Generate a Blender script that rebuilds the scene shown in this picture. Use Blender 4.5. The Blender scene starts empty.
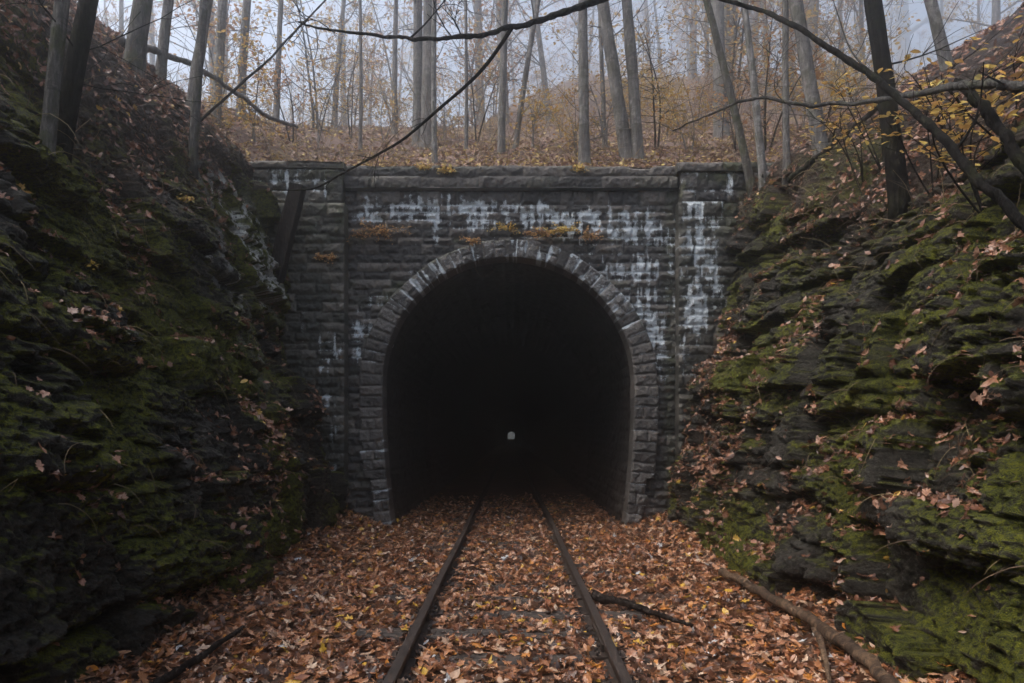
import bpy, math, random
import numpy as np
from mathutils import Vector

rng = np.random.default_rng(7)
random.seed(7)
scene = bpy.context.scene
COL = scene.collection
F, CX, CY, CZ = 683.0, 511.0, 436.0, 1.55      # lens in pixels, vanishing point, eye height above the rail tops
YP = 12.7                                      # distance of the portal front

# ------------------------------------------------------------------ noise
_P = np.random.default_rng(11).permutation(512).astype(np.int64)
_V = np.random.default_rng(12).random(512)

def vnoise(x, y, z=0.0, seed=0):
    x, y, z = np.broadcast_arrays(np.asarray(x, float), np.asarray(y, float), np.asarray(z, float))
    xi, yi, zi = np.floor(x).astype(np.int64), np.floor(y).astype(np.int64), np.floor(z).astype(np.int64)
    fx, fy, fz = x - xi, y - yi, z - zi
    fx, fy, fz = [f * f * (3 - 2 * f) for f in (fx, fy, fz)]
    def h(a, b, c):
        return _V[_P[(_P[(_P[(a + seed * 37) & 511] + b) & 511] + c) & 511]]
    r = 0
    for dx in (0, 1):
        wx = fx if dx else 1 - fx
        for dy in (0, 1):
            wy = fy if dy else 1 - fy
            for dz in (0, 1):
                wz = fz if dz else 1 - fz
                r = r + wx * wy * wz * h(xi + dx, yi + dy, zi + dz)
    return r

def fbm(x, y, z=0.0, seed=0, octs=4, gain=0.5):
    a, s, t = 1.0, 0.0, 0.0
    for o in range(octs):
        s = s + a * vnoise(x * 2 ** o, y * 2 ** o, np.asarray(z) * 2 ** o, seed + o * 3)
        t += a; a *= gain
    return s / t - 0.5

def sstep(a, b, x):
    t = np.clip((np.asarray(x, float) - a) / (b - a), 0, 1)
    return t * t * (3 - 2 * t)

def hsh(*k):
    n = np.int64(0)
    for i in k:
        n = _P[(n + np.asarray(i).astype(np.int64)) & 511]
    return _V[n]

# ------------------------------------------------------------------ mesh helpers
def link(o, parent=None):
    COL.objects.link(o)
    if parent is not None:
        o.parent = parent
    return o

def mesh_np(name, verts, faces, mat=None, parent=None, attrs=None, smooth=True):
    """faces: list of integer arrays (n,k)"""
    me = bpy.data.meshes.new(name)
    verts = np.asarray(verts, np.float32)
    me.vertices.add(len(verts)); me.vertices.foreach_set('co', verts.ravel())
    faces = [np.asarray(f, np.int32) for f in faces if len(f)]
    loops = np.concatenate([f.ravel() for f in faces])
    tot = np.concatenate([np.full(len(f), f.shape[1], np.int32) for f in faces])
    start = np.concatenate([[0], np.cumsum(tot)[:-1]]).astype(np.int32)
    me.loops.add(len(loops)); me.loops.foreach_set('vertex_index', loops)
    me.polygons.add(len(tot)); me.polygons.foreach_set('loop_start', start)
    me.polygons.foreach_set('use_smooth', np.full(len(tot), smooth, bool))
    if attrs:
        for k, v in attrs.items():
            v = np.asarray(v, np.float32)
            a = me.attributes.new(k, 'FLOAT_COLOR', 'POINT')
            c = np.ones((len(verts), 4), np.float32); c[:, :v.shape[1]] = v
            a.data.foreach_set('color', c.ravel())
    me.update(calc_edges=True); me.validate()
    if mat: me.materials.append(mat)
    o = bpy.data.objects.new(name, me)
    return link(o, parent)

def grid_faces(n, m, mask=None, flip=False):
    i = np.arange(n * m).reshape(n, m)
    q = np.stack([i[:-1, :-1], i[1:, :-1], i[1:, 1:], i[:-1, 1:]], -1)
    if flip: q = q[..., ::-1]
    return q[mask] if mask is not None else q.reshape(-1, 4)

class MB:
    def __init__(s): s.v, s.f, s.n = [], {}, 0
    def add(s, v, f):
        v = np.asarray(v, float); f = np.asarray(f)
        s.v.append(v); s.f.setdefault(f.shape[1], []).append(f + s.n); s.n += len(v)
    def tube(s, pts, rad, sides=8, cap=True, rough=0.0, seed=0):
        pts = np.asarray(pts, float); n = len(pts)
        rad = np.broadcast_to(np.asarray(rad, float), (n,))
        tan = np.gradient(pts, axis=0); tan /= np.linalg.norm(tan, axis=1)[:, None] + 1e-9
        ref = np.array([0, 0, 1.0]) if abs(tan[:, 2]).mean() < 0.8 else np.array([0, 1.0, 0])
        u = np.cross(tan, ref); u /= np.linalg.norm(u, axis=1)[:, None] + 1e-9
        w = np.cross(tan, u)
        a = np.linspace(0, 2 * np.pi, sides, endpoint=False)
        r = rad[:, None] * np.ones(sides)
        if rough:
            L = np.concatenate([[0], np.cumsum(np.linalg.norm(np.diff(pts, axis=0), axis=1))])
            R = max(rad.max(), 1e-3)
            r = r * (1 + rough * fbm(np.cos(a)[None, :] * 2.2 + seed, np.sin(a)[None, :] * 2.2, L[:, None] / R * 0.35, seed, 3) * 2)
        V = pts[:, None, :] + r[..., None] * (np.cos(a)[None, :, None] * u[:, None, :] + np.sin(a)[None, :, None] * w[:, None, :])
        i = np.arange(n * sides).reshape(n, sides)
        q = np.stack([i[:-1], np.roll(i[:-1], -1, 1), np.roll(i[1:], -1, 1), i[1:]], -1).reshape(-1, 4)
        base = s.n
        s.add(V.reshape(-1, 3), q)
        if cap and sides >= 3:
            for row, p in ((i[0][::-1], pts[0]), (i[-1], pts[-1])):
                s.v.append(p[None]); c = s.n; s.n += 1
                t = np.stack([row + base, np.roll(row, -1) + base, np.full(sides, c)], -1)
                s.f.setdefault(3, []).append(t)
    def build(s, name, mat, parent=None, smooth=True, attrs=None):
        return mesh_np(name, np.concatenate(s.v), [np.concatenate(x) for x in s.f.values()], mat, parent, attrs, smooth)

def tag(o, label, cat, group=None, kind=None):
    o['label'] = label; o['category'] = cat
    if group: o['group'] = group
    if kind: o['kind'] = kind
    return o

def empty(name, loc=(0, 0, 0)):
    o = bpy.data.objects.new(name, None); o.location = loc; o.empty_display_size = 0.3
    return link(o)

def copy_tree(o, parent=None):
    c = o.copy(); COL.objects.link(c); c.parent = parent
    for ch in o.children: copy_tree(ch, c)
    return c

# ------------------------------------------------------------------ materials
def new_mat(name):
    m = bpy.data.materials.new(name); m.use_nodes = True
    nt = m.node_tree; nt.nodes.clear()
    return m, nt

class NT:
    def __init__(s, nt): s.nt = nt
    def n(s, t, **k):
        x = s.nt.nodes.new(t)
        for a, b in k.items():
            if a in ('inp',):
                for i, v in b.items():
                    if hasattr(v, 'is_linked') or isinstance(v, bpy.types.NodeSocket): s.nt.links.new(v, x.inputs[i])
                    else: x.inputs[i].default_value = v
            else: setattr(x, a, b)
        return x
    def noise(s, vec, scale, detail=4, rough=0.55):
        return s.n('ShaderNodeTexNoise', inp={'Vector': vec, 'Scale': scale, 'Detail': detail, 'Roughness': rough}).outputs['Fac']
    def mix(s, f, a, b):
        x = s.n('ShaderNodeMix', data_type='RGBA')
        for i, v in ((0, f), (6, a), (7, b)):
            if isinstance(v, bpy.types.NodeSocket): s.nt.links.new(v, x.inputs[i])
            else: x.inputs[i].default_value = (*v, 1) if isinstance(v, tuple) else v
        return x.outputs[2]
    def math(s, op, a, b=0.0, clamp=False):
        x = s.n('ShaderNodeMath', operation=op, use_clamp=clamp)
        for i, v in ((0, a), (1, b)):
            if isinstance(v, bpy.types.NodeSocket): s.nt.links.new(v, x.inputs[i])
            else: x.inputs[i].default_value = v
        return x.outputs[0]
    def ramp(s, fac, stops, interp='LINEAR'):
        x = s.n('ShaderNodeValToRGB'); r = x.color_ramp; r.interpolation = interp
        while len(r.elements) > 1: r.elements.remove(r.elements[-1])
        for i, (p, c) in enumerate(stops):
            e = r.elements[0] if i == 0 else r.elements.new(p)
            e.position = p; e.color = (*c, 1) if len(c) == 3 else c
        s.nt.links.new(fac, x.inputs[0])
        return x.outputs['Color']
    def mapr(s, v, a, b, c=0.0, d=1.0):
        return s.n('ShaderNodeMapRange', inp={0: v, 1: a, 2: b, 3: c, 4: d}).outputs[0]
    def out(s, col, rough=0.8, bump=None, bstr=0.4, bdist=0.02, spec=0.4, trans=None):
        p = s.n('ShaderNodeBsdfPrincipled')
        for k, v in (('Base Color', col), ('Roughness', rough), ('Specular IOR Level', spec)):
            if isinstance(v, bpy.types.NodeSocket): s.nt.links.new(v, p.inputs[k])
            else: p.inputs[k].default_value = (*v, 1) if isinstance(v, tuple) else v
        if bump is not None:
            b = s.n('ShaderNodeBump', inp={'Strength': bstr, 'Distance': bdist, 'Height': bump})
            s.nt.links.new(b.outputs[0], p.inputs['Normal'])
        sh = p.outputs[0]
        if trans:
            t = s.n('ShaderNodeBsdfTranslucent'); s.nt.links.new(col, t.inputs[0])
            m = s.n('ShaderNodeMixShader'); m.inputs[0].default_value = trans
            s.nt.links.new(sh, m.inputs[1]); s.nt.links.new(t.outputs[0], m.inputs[2]); sh = m.outputs[0]
        o = s.n('ShaderNodeOutputMaterial'); s.nt.links.new(sh, o.inputs[0])

def objvec(N, scale=(1, 1, 1)):
    c = N.n('ShaderNodeTexCoord').outputs['Object']
    if scale == (1, 1, 1): return c
    return N.n('ShaderNodeMapping', inp={'Vector': c, 'Scale': scale}).outputs[0]

def attr(N, name):
    a = N.n('ShaderNodeAttribute', attribute_name=name)
    return N.n('ShaderNodeSeparateColor', inp={0: a.outputs['Color']}).outputs

M = {}
def build_materials():
    # masonry: mask R = lime crust, G = moss, B = tone of each block
    m, nt = new_mat('weathered_stone'); N = NT(nt); v = objvec(N); a = attr(N, 'mask')
    f1 = N.noise(v, 9, 6, .65); f2 = N.noise(v, 60, 5, .7)
    tone = N.math('ADD', N.math('MULTIPLY', a[2], .55), N.math('MULTIPLY', f1, .5))
    c = N.ramp(tone, [(.2, (.010, .0088, .008)), (.46, (.027, .0235, .021)), (.64, (.062, .053, .046)), (.82, (.13, .112, .096))])
    c = N.mix(N.mapr(f2, .35, .75), c, N.mix(.5, c, (.11, .105, .1)))
    mossf = N.math('MULTIPLY', a[1], N.mapr(N.noise(v, 14, 5, .7), .35, .6), True)
    c = N.mix(mossf, c, N.ramp(f2, [(.3, (.018, .026, .006)), (.7, (.075, .085, .02))]))
    crust = N.mapr(N.math('ADD', a[0], N.math('MULTIPLY', N.math('SUBTRACT', N.noise(v, 48, 6, .78), .5), 2.8)), .38, .70)
    c = N.mix(crust, c, N.ramp(f2, [(.3, (.28, .305, .32)), (.7, (.60, .64, .66))]))
    N.out(c, N.mapr(f1, .3, .7, .55, .9), N.math('ADD', f2, N.math('MULTIPLY', f1, 1.2)), .7, .02)
    M['stone'] = m
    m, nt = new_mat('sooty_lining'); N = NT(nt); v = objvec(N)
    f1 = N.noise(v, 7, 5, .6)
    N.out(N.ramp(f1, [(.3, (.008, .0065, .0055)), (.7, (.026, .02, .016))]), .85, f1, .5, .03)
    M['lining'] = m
    # cliff: mask R = moss, G = earth, B = pale seepage
    m, nt = new_mat('mossy_rock'); N = NT(nt); v = objvec(N); a = attr(N, 'mask')
    f1 = N.noise(v, 3.5, 7, .65); f2 = N.noise(v, 28, 6, .72); f3 = N.noise(v, 120, 3, .7)
    vs = N.noise(objvec(N, (2, 2, 16)), 2.2, 5, .65)
    rk = N.ramp(N.math('ADD', N.math('MULTIPLY', f1, .55), N.math('MULTIPLY', vs, .45)),
                [(.34, (.006, .0054, .0045)), (.48, (.019, .0165, .0135)), (.60, (.052, .046, .037)), (.72, (.125, .112, .092))])
    rk = N.mix(N.mapr(f2, .4, .8), rk, N.mix(.6, rk, (.085, .07, .05)))
    lich = N.math('MULTIPLY', N.mapr(N.noise(v, 11, 5, .7), .62, .72), N.mapr(f2, .45, .6), True)
    rk = N.mix(N.math('MULTIPLY', lich, .6), rk, (.17, .18, .16))
    earth = N.ramp(N.math('ADD', N.math('MULTIPLY', f2, .6), N.math('MULTIPLY', f3, .4)),
                   [(.3, (.012, .008, .006)), (.5, (.04, .024, .015)), (.72, (.11, .06, .035))])
    c = N.mix(N.math('MULTIPLY', a[1], N.mapr(f2, .3, .5), True), rk, earth)
    mossc = N.ramp(N.math('ADD', N.math('ADD', N.math('MULTIPLY', f2, .35), N.math('MULTIPLY', f1, .3)), N.math('MULTIPLY', f3, .35)),
                   [(.35, (.013, .016, .002)), (.44, (.058, .068, .005)), (.53, (.145, .155, .009)), (.63, (.25, .245, .022))])
    mf = N.math('MULTIPLY', N.mapr(a[0], .15, .55), N.mapr(N.math('ADD', N.math('MULTIPLY', f2, .6), N.math('MULTIPLY', f3, .4)), .40, .52), True)
    c = N.mix(mf, c, mossc)
    cr = N.math('MULTIPLY', a[2], N.mapr(f2, .34, .5), True)
    c = N.mix(cr, c, (.60, .60, .56))
    N.out(c, N.math('ADD', N.math('MULTIPLY', mf, .35), N.mapr(f1, .35, .65, .35, .65), True),
          N.math('ADD', N.math('MULTIPLY', f3, N.math('ADD', mf, .35)), N.math('MULTIPLY', f2, 1.8)), 1.0, .05, .28)
    M['rock'] = m
    # soils
    m, nt = new_mat('leaf_mould'); N = NT(nt); v = objvec(N)
    f1 = N.noise(v, 1.3, 5, .6); f2 = N.noise(v, 26, 5, .75)
    N.out(N.ramp(N.math('ADD', N.math('MULTIPLY', f1, .3), N.math('MULTIPLY', f2, .7)),
                 [(.36, (.016, .009, .006)), (.48, (.06, .03, .017)), (.58, (.15, .075, .04)), (.7, (.26, .16, .09))]),
          .8, f2, .8, .03)
    M['mould'] = m
    m, nt = new_mat('woodland_soil'); N = NT(nt); v = objvec(N)
    f1 = N.noise(v, .35, 5, .6); f2 = N.noise(v, 7, 6, .75); f3 = N.noise(v, .9, 4, .6)
    c = N.ramp(N.math('ADD', N.math('MULTIPLY', f1, .3), N.math('MULTIPLY', f2, .7)),
               [(.36, (.035, .02, .016)), (.48, (.10, .058, .044)), (.58, (.18, .11, .078)), (.7, (.27, .19, .12))])
    c = N.mix(N.math('MULTIPLY', N.mapr(f3, .55, .68), N.mapr(f2, .42, .6), True), c, (.30, .21, .05))
    N.out(c, .85, f2, .8, .08)
    M['soil'] = m
    # leaves
    def leafmat(name, stops, rough=.5, trans=.15):
        m, nt = new_mat(name); N = NT(nt)
        g = N.n('ShaderNodeNewGeometry')
        c = N.ramp(g.outputs['Random Per Island'], stops, 'CONSTANT')
        f = N.noise(objvec(N), 45, 3, .6)
        c = N.mix(N.mapr(f, .3, .7, 0, .5), c, N.mix(.5, c, (.05, .022, .012)))
        c = N.mix(N.math('MULTIPLY', g.outputs['Backfacing'], .28), c, (.42, .29, .22))
        N.out(c, rough, None, spec=.5, trans=trans)
        M[name] = m
    browns = [(0, (.04, .017, .010)), (.10, (.10, .038, .017)), (.22, (.21, .078, .030)), (.38, (.32, .125, .05)),
              (.52, (.42, .185, .082)), (.66, (.48, .25, .14)), (.76, (.24, .085, .036)), (.84, (.54, .35, .23)),
              (.90, (.50, .19, .03)), (.945, (.58, .34, .04)), (.97, (.62, .44, .30)), (.992, (.50, .50, .50))]  # last grey-white stop paints the glint of wet leaves into the colour
    leafmat('dead_leaf', browns, .36)
    leafmat('cliff_leaf', [(0, (.09, .035, .02)), (.25, (.17, .065, .030)), (.5, (.27, .115, .058)), (.72, (.33, .165, .10)), (.92, (.42, .27, .20)),
                           (.97, (.5, .3, .05))], .42)
    leafmat('floor_leaf', [(0, (.08, .04, .03)), (.2, (.17, .08, .055)), (.42, (.27, .145, .10)), (.6, (.36, .24, .17)), (.72, (.42, .28, .06)),
                           (.92, (.50, .38, .09))], .6)
    leafmat('yellow_leaf', [(0, (.52, .32, .035)), (.35, (.60, .42, .07)), (.7, (.50, .26, .03)), (.9, (.45, .40, .10))], .55, .35)
    leafmat('orange_leaf', [(0, (.42, .20, .05)), (.4, (.50, .28, .08)), (.75, (.36, .15, .04))], .6, .35)
    # barks
    def barkmat(name, c0, c1, c2, mossy=0.0, spec=.3):
        m, nt = new_mat(name); N = NT(nt); v = objvec(N, (1, 1, .2)); v1 = objvec(N)
        f1 = N.noise(v, 26, 6, .7); f2 = N.noise(v1, 2.2, 5, .65); f3 = N.noise(objvec(N, (.5, .5, 3.0)), 7, 4, .7)
        c = N.ramp(N.math('ADD', N.math('MULTIPLY', f1, .6), N.math('MULTIPLY', f2, .4)), [(.36, c0), (.5, c1), (.63, c2)])
        c = N.mix(N.math('MULTIPLY', N.mapr(f3, .56, .64), .65), c, c0)
        c = N.mix(N.math('MULTIPLY', N.mapr(N.noise(v1, 6, 5, .7), .56, .64), .35), c, tuple(min(.5, q * 1.7) for q in c2))
        if mossy:
            c = N.mix(N.math('MULTIPLY', N.mapr(N.noise(v1, 3.2, 6, .7), .5, .6), mossy), c, (.045, .052, .014))
        N.out(c, .9, f1, 1.0, .05, .08 if c2[0] < .06 else .3)
        M[name] = m
    barkmat('grey_bark', (.04, .036, .034), (.125, .115, .108), (.26, .24, .225), .35)
    barkmat('pale_bark', (.05, .046, .043), (.17, .158, .148), (.36, .34, .325), .45)
    barkmat('mossy_bark', (.022, .02, .018), (.075, .068, .06), (.19, .175, .16), .75)
    barkmat('limb_bark', (.016, .0145, .013), (.045, .041, .037), (.11, .10, .094), .4)
    barkmat('dark_bark', (.004, .0036, .0033), (.010, .009, .008), (.026, .022, .020), .2)
    barkmat('bleached_wood', (.07, .05, .04), (.2, .15, .12), (.36, .3, .26))
    barkmat('wet_wood', (.006, .005, .0045), (.018, .014, .012), (.05, .04, .034))
    barkmat('tan_wood', (.02, .012, .008), (.075, .044, .026), (.22, .135, .075))
    m, nt = new_mat('rusty_steel'); N = NT(nt); v = objvec(N, (1, .3, 1))
    f = N.noise(v, 30, 5, .7)
    N.out(N.ramp(f, [(.3, (.010, .0075, .0065)), (.55, (.028, .019, .014)), (.75, (.075, .045, .03))]), N.mapr(f, .3, .7, .5, .8), f, .4, .004, .4)
    M['steel'] = m
    m, nt = new_mat('rotten_timber'); N = NT(nt); v = objvec(N, (.25, 1, 1))
    f = N.noise(v, 26, 5, .7)
    N.out(N.ramp(f, [(.3, (.012, .009, .008)), (.55, (.045, .034, .027)), (.75, (.11, .09, .07))]), .8, f, .8, .015)
    M['timber'] = m
    m, nt = new_mat('dry_stalk'); N = NT(nt)
    g = N.n('ShaderNodeNewGeometry')
    N.out(N.ramp(g.outputs['Random Per Island'], [(0, (.05, .035, .025)), (.5, (.14, .09, .055)), (.8, (.24, .18, .09))]), .8)
    M['stalk'] = m
    m, nt = new_mat('air'); nv = nt.nodes.new('ShaderNodeVolumePrincipled')
    nv.inputs['Color'].default_value = (.97, .985, 1.0, 1); nv.inputs['Density'].default_value = HAZE_DENSITY
    nv.inputs['Anisotropy'].default_value = HAZE_G
    o = nt.nodes.new('ShaderNodeOutputMaterial'); nt.links.new(nv.outputs[0], o.inputs['Volume'])
    M['air'] = m
HAZE_DENSITY, HAZE_G = 0.0118, 0.92
build_materials()

# ------------------------------------------------------------------ terrain functions
LA = np.array([(2.95,-.5),(3.08,.5),(3.27,1.5),(3.95,3.2),(4.25,5.1),(4.55,6.05),(4.95,6.55),(6.5,8.0),(8,9.3),(10,10.6),(15,12.8),(30,17),(60,22)], float)
LB = np.array([(2.55,-.5),(2.72,.5),(2.95,1.4),(3.5,2.9),(4.0,3.9),(4.5,4.7),(5.0,5.9),(6.3,7.7),(8,9.3),(10,10.6),(15,12.8),(30,17),(60,22)], float)
RA = np.array([(3.05,-.5),(3.05,.5),(3.15,1.8),(3.65,3.2),(4.0,4.4),(4.28,5.7),(4.6,6.25),(6.0,7.0),(8,8.3),(10,9.5),(15,12),(30,17),(60,22)], float)
RB = np.array([(2.50,-.5),(2.72,.5),(3.0,1.5),(3.52,2.7),(4.0,3.5),(4.5,4.3),(5.2,5.2),(6.5,6.5),(8,7.8),(10,9.3),(15,12),(30,17),(60,22)], float)

def profile(side, y):
    a, b = (LA, LB) if side < 0 else (RA, RB)
    w = sstep(7.0, 12.0, y)
    return a * w + b * (1 - w)

def side_h(side, d, y):
    p = profile(side, min(y, 12.9))
    return float(np.interp(d, np.maximum.accumulate(p[:, 0] + np.arange(13) * 1e-4), p[:, 1]))

def ground_h(x, y):
    x = np.asarray(x, float); y = np.asarray(y, float)
    ax = np.abs(x)
    b = sstep(1.9, 3.5, ax) * (0.38 + .25 * fbm(y * .5, np.sign(x) * 3, 0, 5, 3))
    tun = sstep(13.0, 15.0, y)
    bed = .05 * np.exp(-(x / .45) ** 2) * 0
    return -.155 + b * (1 - tun * .5) + bed + .05 * fbm(x * 1.6, y * 1.6, 0, 8, 3) + .02 * fbm(x * 7, y * 7, 0, 9, 2)

def centre_h(x, y):
    y = np.maximum(np.asarray(y, float), 13.0); x = np.asarray(x, float)
    rp = sstep(-.12, .12, x / y)
    yc = 36 + 40 * rp
    ym = np.minimum(y, yc)
    t = .392 + .056 * (1 - np.exp(-(ym - 13) / 9)) + rp * .078 * sstep(22, 74, ym)
    return CZ + ym * t + .12 * (y - ym)

def wood_h(x, y, noise=True):
    x = np.asarray(x, float); y = np.asarray(y, float)
    c = centre_h(x, y)
    sl = np.interp(-x, LA[:, 0], LA[:, 1]); sr = np.interp(x, np.maximum.accumulate(RA[:, 0]) + np.arange(13) * 1e-4, RA[:, 1])
    s = np.where(x < 0, sl, sr)
    s = np.where(np.abs(x) > 4, s, 0)
    h = c + np.maximum(0, s - centre_h(x * 0, 13.0)) * np.exp(-(y - 13) / 6)
    if noise:
        k = sstep(13.2, 16, y) * .8 + .2
        h = h + k * (.9 * fbm(x * .25, y * .25, 0, 21, 4) + .12 * fbm(x * 1.7, y * 1.7, 0, 22, 3)) * np.clip(y / 25, .5, 2)
    return h

def terrain_h(x, y):
    if y >= 13.0: return float(wood_h(x, y))
    d = abs(x)
    if d < 3.1: return float(ground_h(x, y))
    return max(float(ground_h(x, y)), side_h(-1 if x < 0 else 1, d, y))

FACES = []
def ray(px, py, y0=2.5, y1=160):
    """where the sight line through a picture point meets the terrain as built"""
    a, b = (px - CX) / F, (CY - py) / F
    best = None
    for V in FACES:
        q = V[V[:, 1] > max(y0, 2.2)]
        dd = np.hypot(q[:, 0] / q[:, 1] - a, (q[:, 2] - CZ) / q[:, 1] - b) * F
        m = dd < 4
        if m.any():
            k = q[m]; j = k[np.argmin(k[:, 1])]
            if best is None or j[1] < best[1]: best = j
    y = max(13.0, y0)
    while y < y1 and CZ + b * y > float(wood_h(a * y, y)): y += .03 + y * .002
    if best is None or y < best[1]: best = (a * y, y, float(wood_h(a * y, y)))
    return Vector((float(best[0]), float(best[1]), float(best[2])))

def at(px, py, y): return np.array(((px - CX) / F * y, y, CZ + (CY - py) / F * y))

# ------------------------------------------------------------------ leaves
def leaf_templates():
    T = []
    def fan(pts, curl, fold):
        p = np.array(pts, float); p = np.vstack([[0, .45], p])
        z = curl * (p[:, 1] - .45) ** 2 + fold * np.abs(p[:, 0]) + .05 * np.sin(p[:, 0] * 9 + p[:, 1] * 7)
        v = np.column_stack([p[:, 0], p[:, 1] - .45, z])
        n = len(p) - 1
        f = np.array([(0, 1 + i, 1 + (i + 1) % n) for i in range(n)])
        T.append((v, f))
    maple = [(.02,-.12),(.06,.1),(.3,.02),(.27,.2),(.5,.42),(.3,.44),(.34,.66),(.16,.6),(0,1.0),(-.17,.62),(-.33,.68),(-.29,.45),(-.5,.44),(-.27,.22),(-.31,.03),(-.06,.1),(-.02,-.12)]
    oak = [(.02,-.1),(.08,.1),(.2,.17),(.14,.28),(.27,.42),(.17,.5),(.29,.66),(.16,.74),(.13,.92),(0,1),(-.14,.9),(-.15,.74),(-.28,.64),(-.16,.5),(-.27,.4),(-.13,.28),(-.2,.16),(-.08,.1)]
    beech = [(0,-.1),(.16,.15),(.25,.42),(.18,.7),(0,1),(-.19,.7),(-.26,.42),(-.16,.15)]
    fan(maple, .35, .25); fan(maple, -.5, .1); fan(oak, .6, .3); fan(oak, -.4, -.25); fan(beech, .5, .5); fan(beech, -.6, -.3); fan(maple, .9, -.2)
    return T
LT = leaf_templates()
DIAMOND = (np.array([(0, -.5, 0), (.3, 0, .1), (0, .5, .02), (-.3, 0, .1)], float), np.array([(0, 1, 2, 3)]))
SMALL = (np.array([(0, -.5, 0), (.22, -.2, .07), (.27, .15, .08), (0, .5, -.03), (-.27, .15, .08), (-.22, -.2, .07)], float), np.array([(0, 1, 2, 3, 4, 5)]))

def scatter(mb, P, Nrm, size, templates, tilt=.5, r=rng):
    """leaves at points P lying roughly on normals Nrm"""
    n = len(P)
    if n == 0: return
    Nn = Nrm + r.normal(0, tilt, (n, 3)); Nn /= np.linalg.norm(Nn, axis=1)[:, None]
    h = r.normal(size=(n, 3)); u = np.cross(Nn, h); u /= np.linalg.norm(u, axis=1)[:, None] + 1e-9
    w = np.cross(Nn, u)
    k = r.integers(0, len(templates), n)
    for i, (tv, tf) in enumerate(templates):
        s = np.where(k == i)[0]
        if not len(s): continue
        sz = np.broadcast_to(size, (n,))[s][:, None, None]
        asp = r.uniform(.75, 1.15, (len(s), 1)); cz = r.uniform(.4, 1.5, (len(s), 1))
        V = P[s][:, None, :] + sz * ((tv[None, :, 0] * asp)[..., None] * u[s][:, None, :] + tv[None, :, 1:2] * w[s][:, None, :] + (tv[None, :, 2] * cz)[..., None] * Nn[s][:, None, :])
        nv = len(tv)
        f = (tf[None] + (np.arange(len(s)) * nv)[:, None, None]).reshape(-1, tf.shape[1])
        mb.add(V.reshape(-1, 3), f)

# ------------------------------------------------------------------ hillsides with their rock faces
def beds(y, s, seed, h0, h1, w0, w1, amp, rd, crack=1.0):
    """stacked beds broken into blocks: how far each block stands out of the face"""
    r = np.random.default_rng(seed)
    h = np.concatenate([[0], np.cumsum(r.uniform(h0, h1, int(30 / h0)))]) - 3.0
    b = np.clip(np.searchsorted(h, s) - 1, 0, len(h) - 2)
    lo, hi = h[b], h[b + 1]; fs = (s - lo) / (hi - lo); ds = np.minimum(s - lo, hi - s)
    wd = w0 + (w1 - w0) * hsh(b, 3, seed)
    u = y / wd + 7 * hsh(b, 9, seed); c = np.floor(u); f = u - c; du = np.minimum(f, 1 - f) * wd; c = c.astype(int)
    p = amp * (.5 * (hsh(b, 5, seed) - .5) + 1.1 * (hsh(b, c, 7, seed) - .5)) - amp * .7 * (hsh(b, c, 21, seed) > .88)
    p = p + amp * (.9 * (f - .5) * (hsh(b, c, 11, seed) - .5) + (fs - .5) * (hsh(b, c, 13, seed) - .65))
    g = crack * np.clip(.35 + 1.9 * fbm(y * 1.7, s * 1.7, 0, seed + 4, 3), 0, 1)
    return p - g * amp * (.40 * np.exp(-(ds / rd) ** 2) + .40 * np.exp(-(du / rd) ** 2))

def strata(y, s, seed, thin):
    wy = y + .30 * fbm(y * .9, s * .9, 0, seed + 1, 4) + .12 * fbm(y * 5, s * 5, 0, seed + 3, 4, .6)
    ws = s + .30 * fbm(y * .6, s * .8, 0, seed + 2, 3) + .11 * fbm(y * 4, s * 4, 0, seed + 5, 5, .6)
    k = sstep(-.18, .22, fbm(y * .8, s * 1.0, 0, seed + 6, 2)); k2 = sstep(-.15, .2, fbm(y * 1.3, s * 1.3, 0, seed + 7, 2))
    if thin:
        p = beds(wy, ws, seed, .24, .62, .4, 1.3, .24, .032, 1.5)
        q = beds(wy * 1.03, ws, seed + 11, .09, .22, .2, .65, .13, .022)
        t = beds(wy * .97, ws * 1.02, seed + 12, .03, .09, .07, .25, .06, .013)
        return p * (1.1 - .3 * k) + q * (.4 + .6 * k) + t * (.2 + .8 * k2)
    p = beds(wy, ws, seed, .38, .95, .55, 1.7, .32, .040, 1.5)
    q = beds(wy * 1.03, ws, seed + 11, .12, .32, .25, .8, .13, .026)
    t = beds(wy * .97, ws * 1.02, seed + 12, .04, .11, .09, .3, .06, .014)
    return p + q * (.2 + .65 * k) + t * (.2 + .8 * k2)

def soft_mean(Zn):
    return Zn

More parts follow.
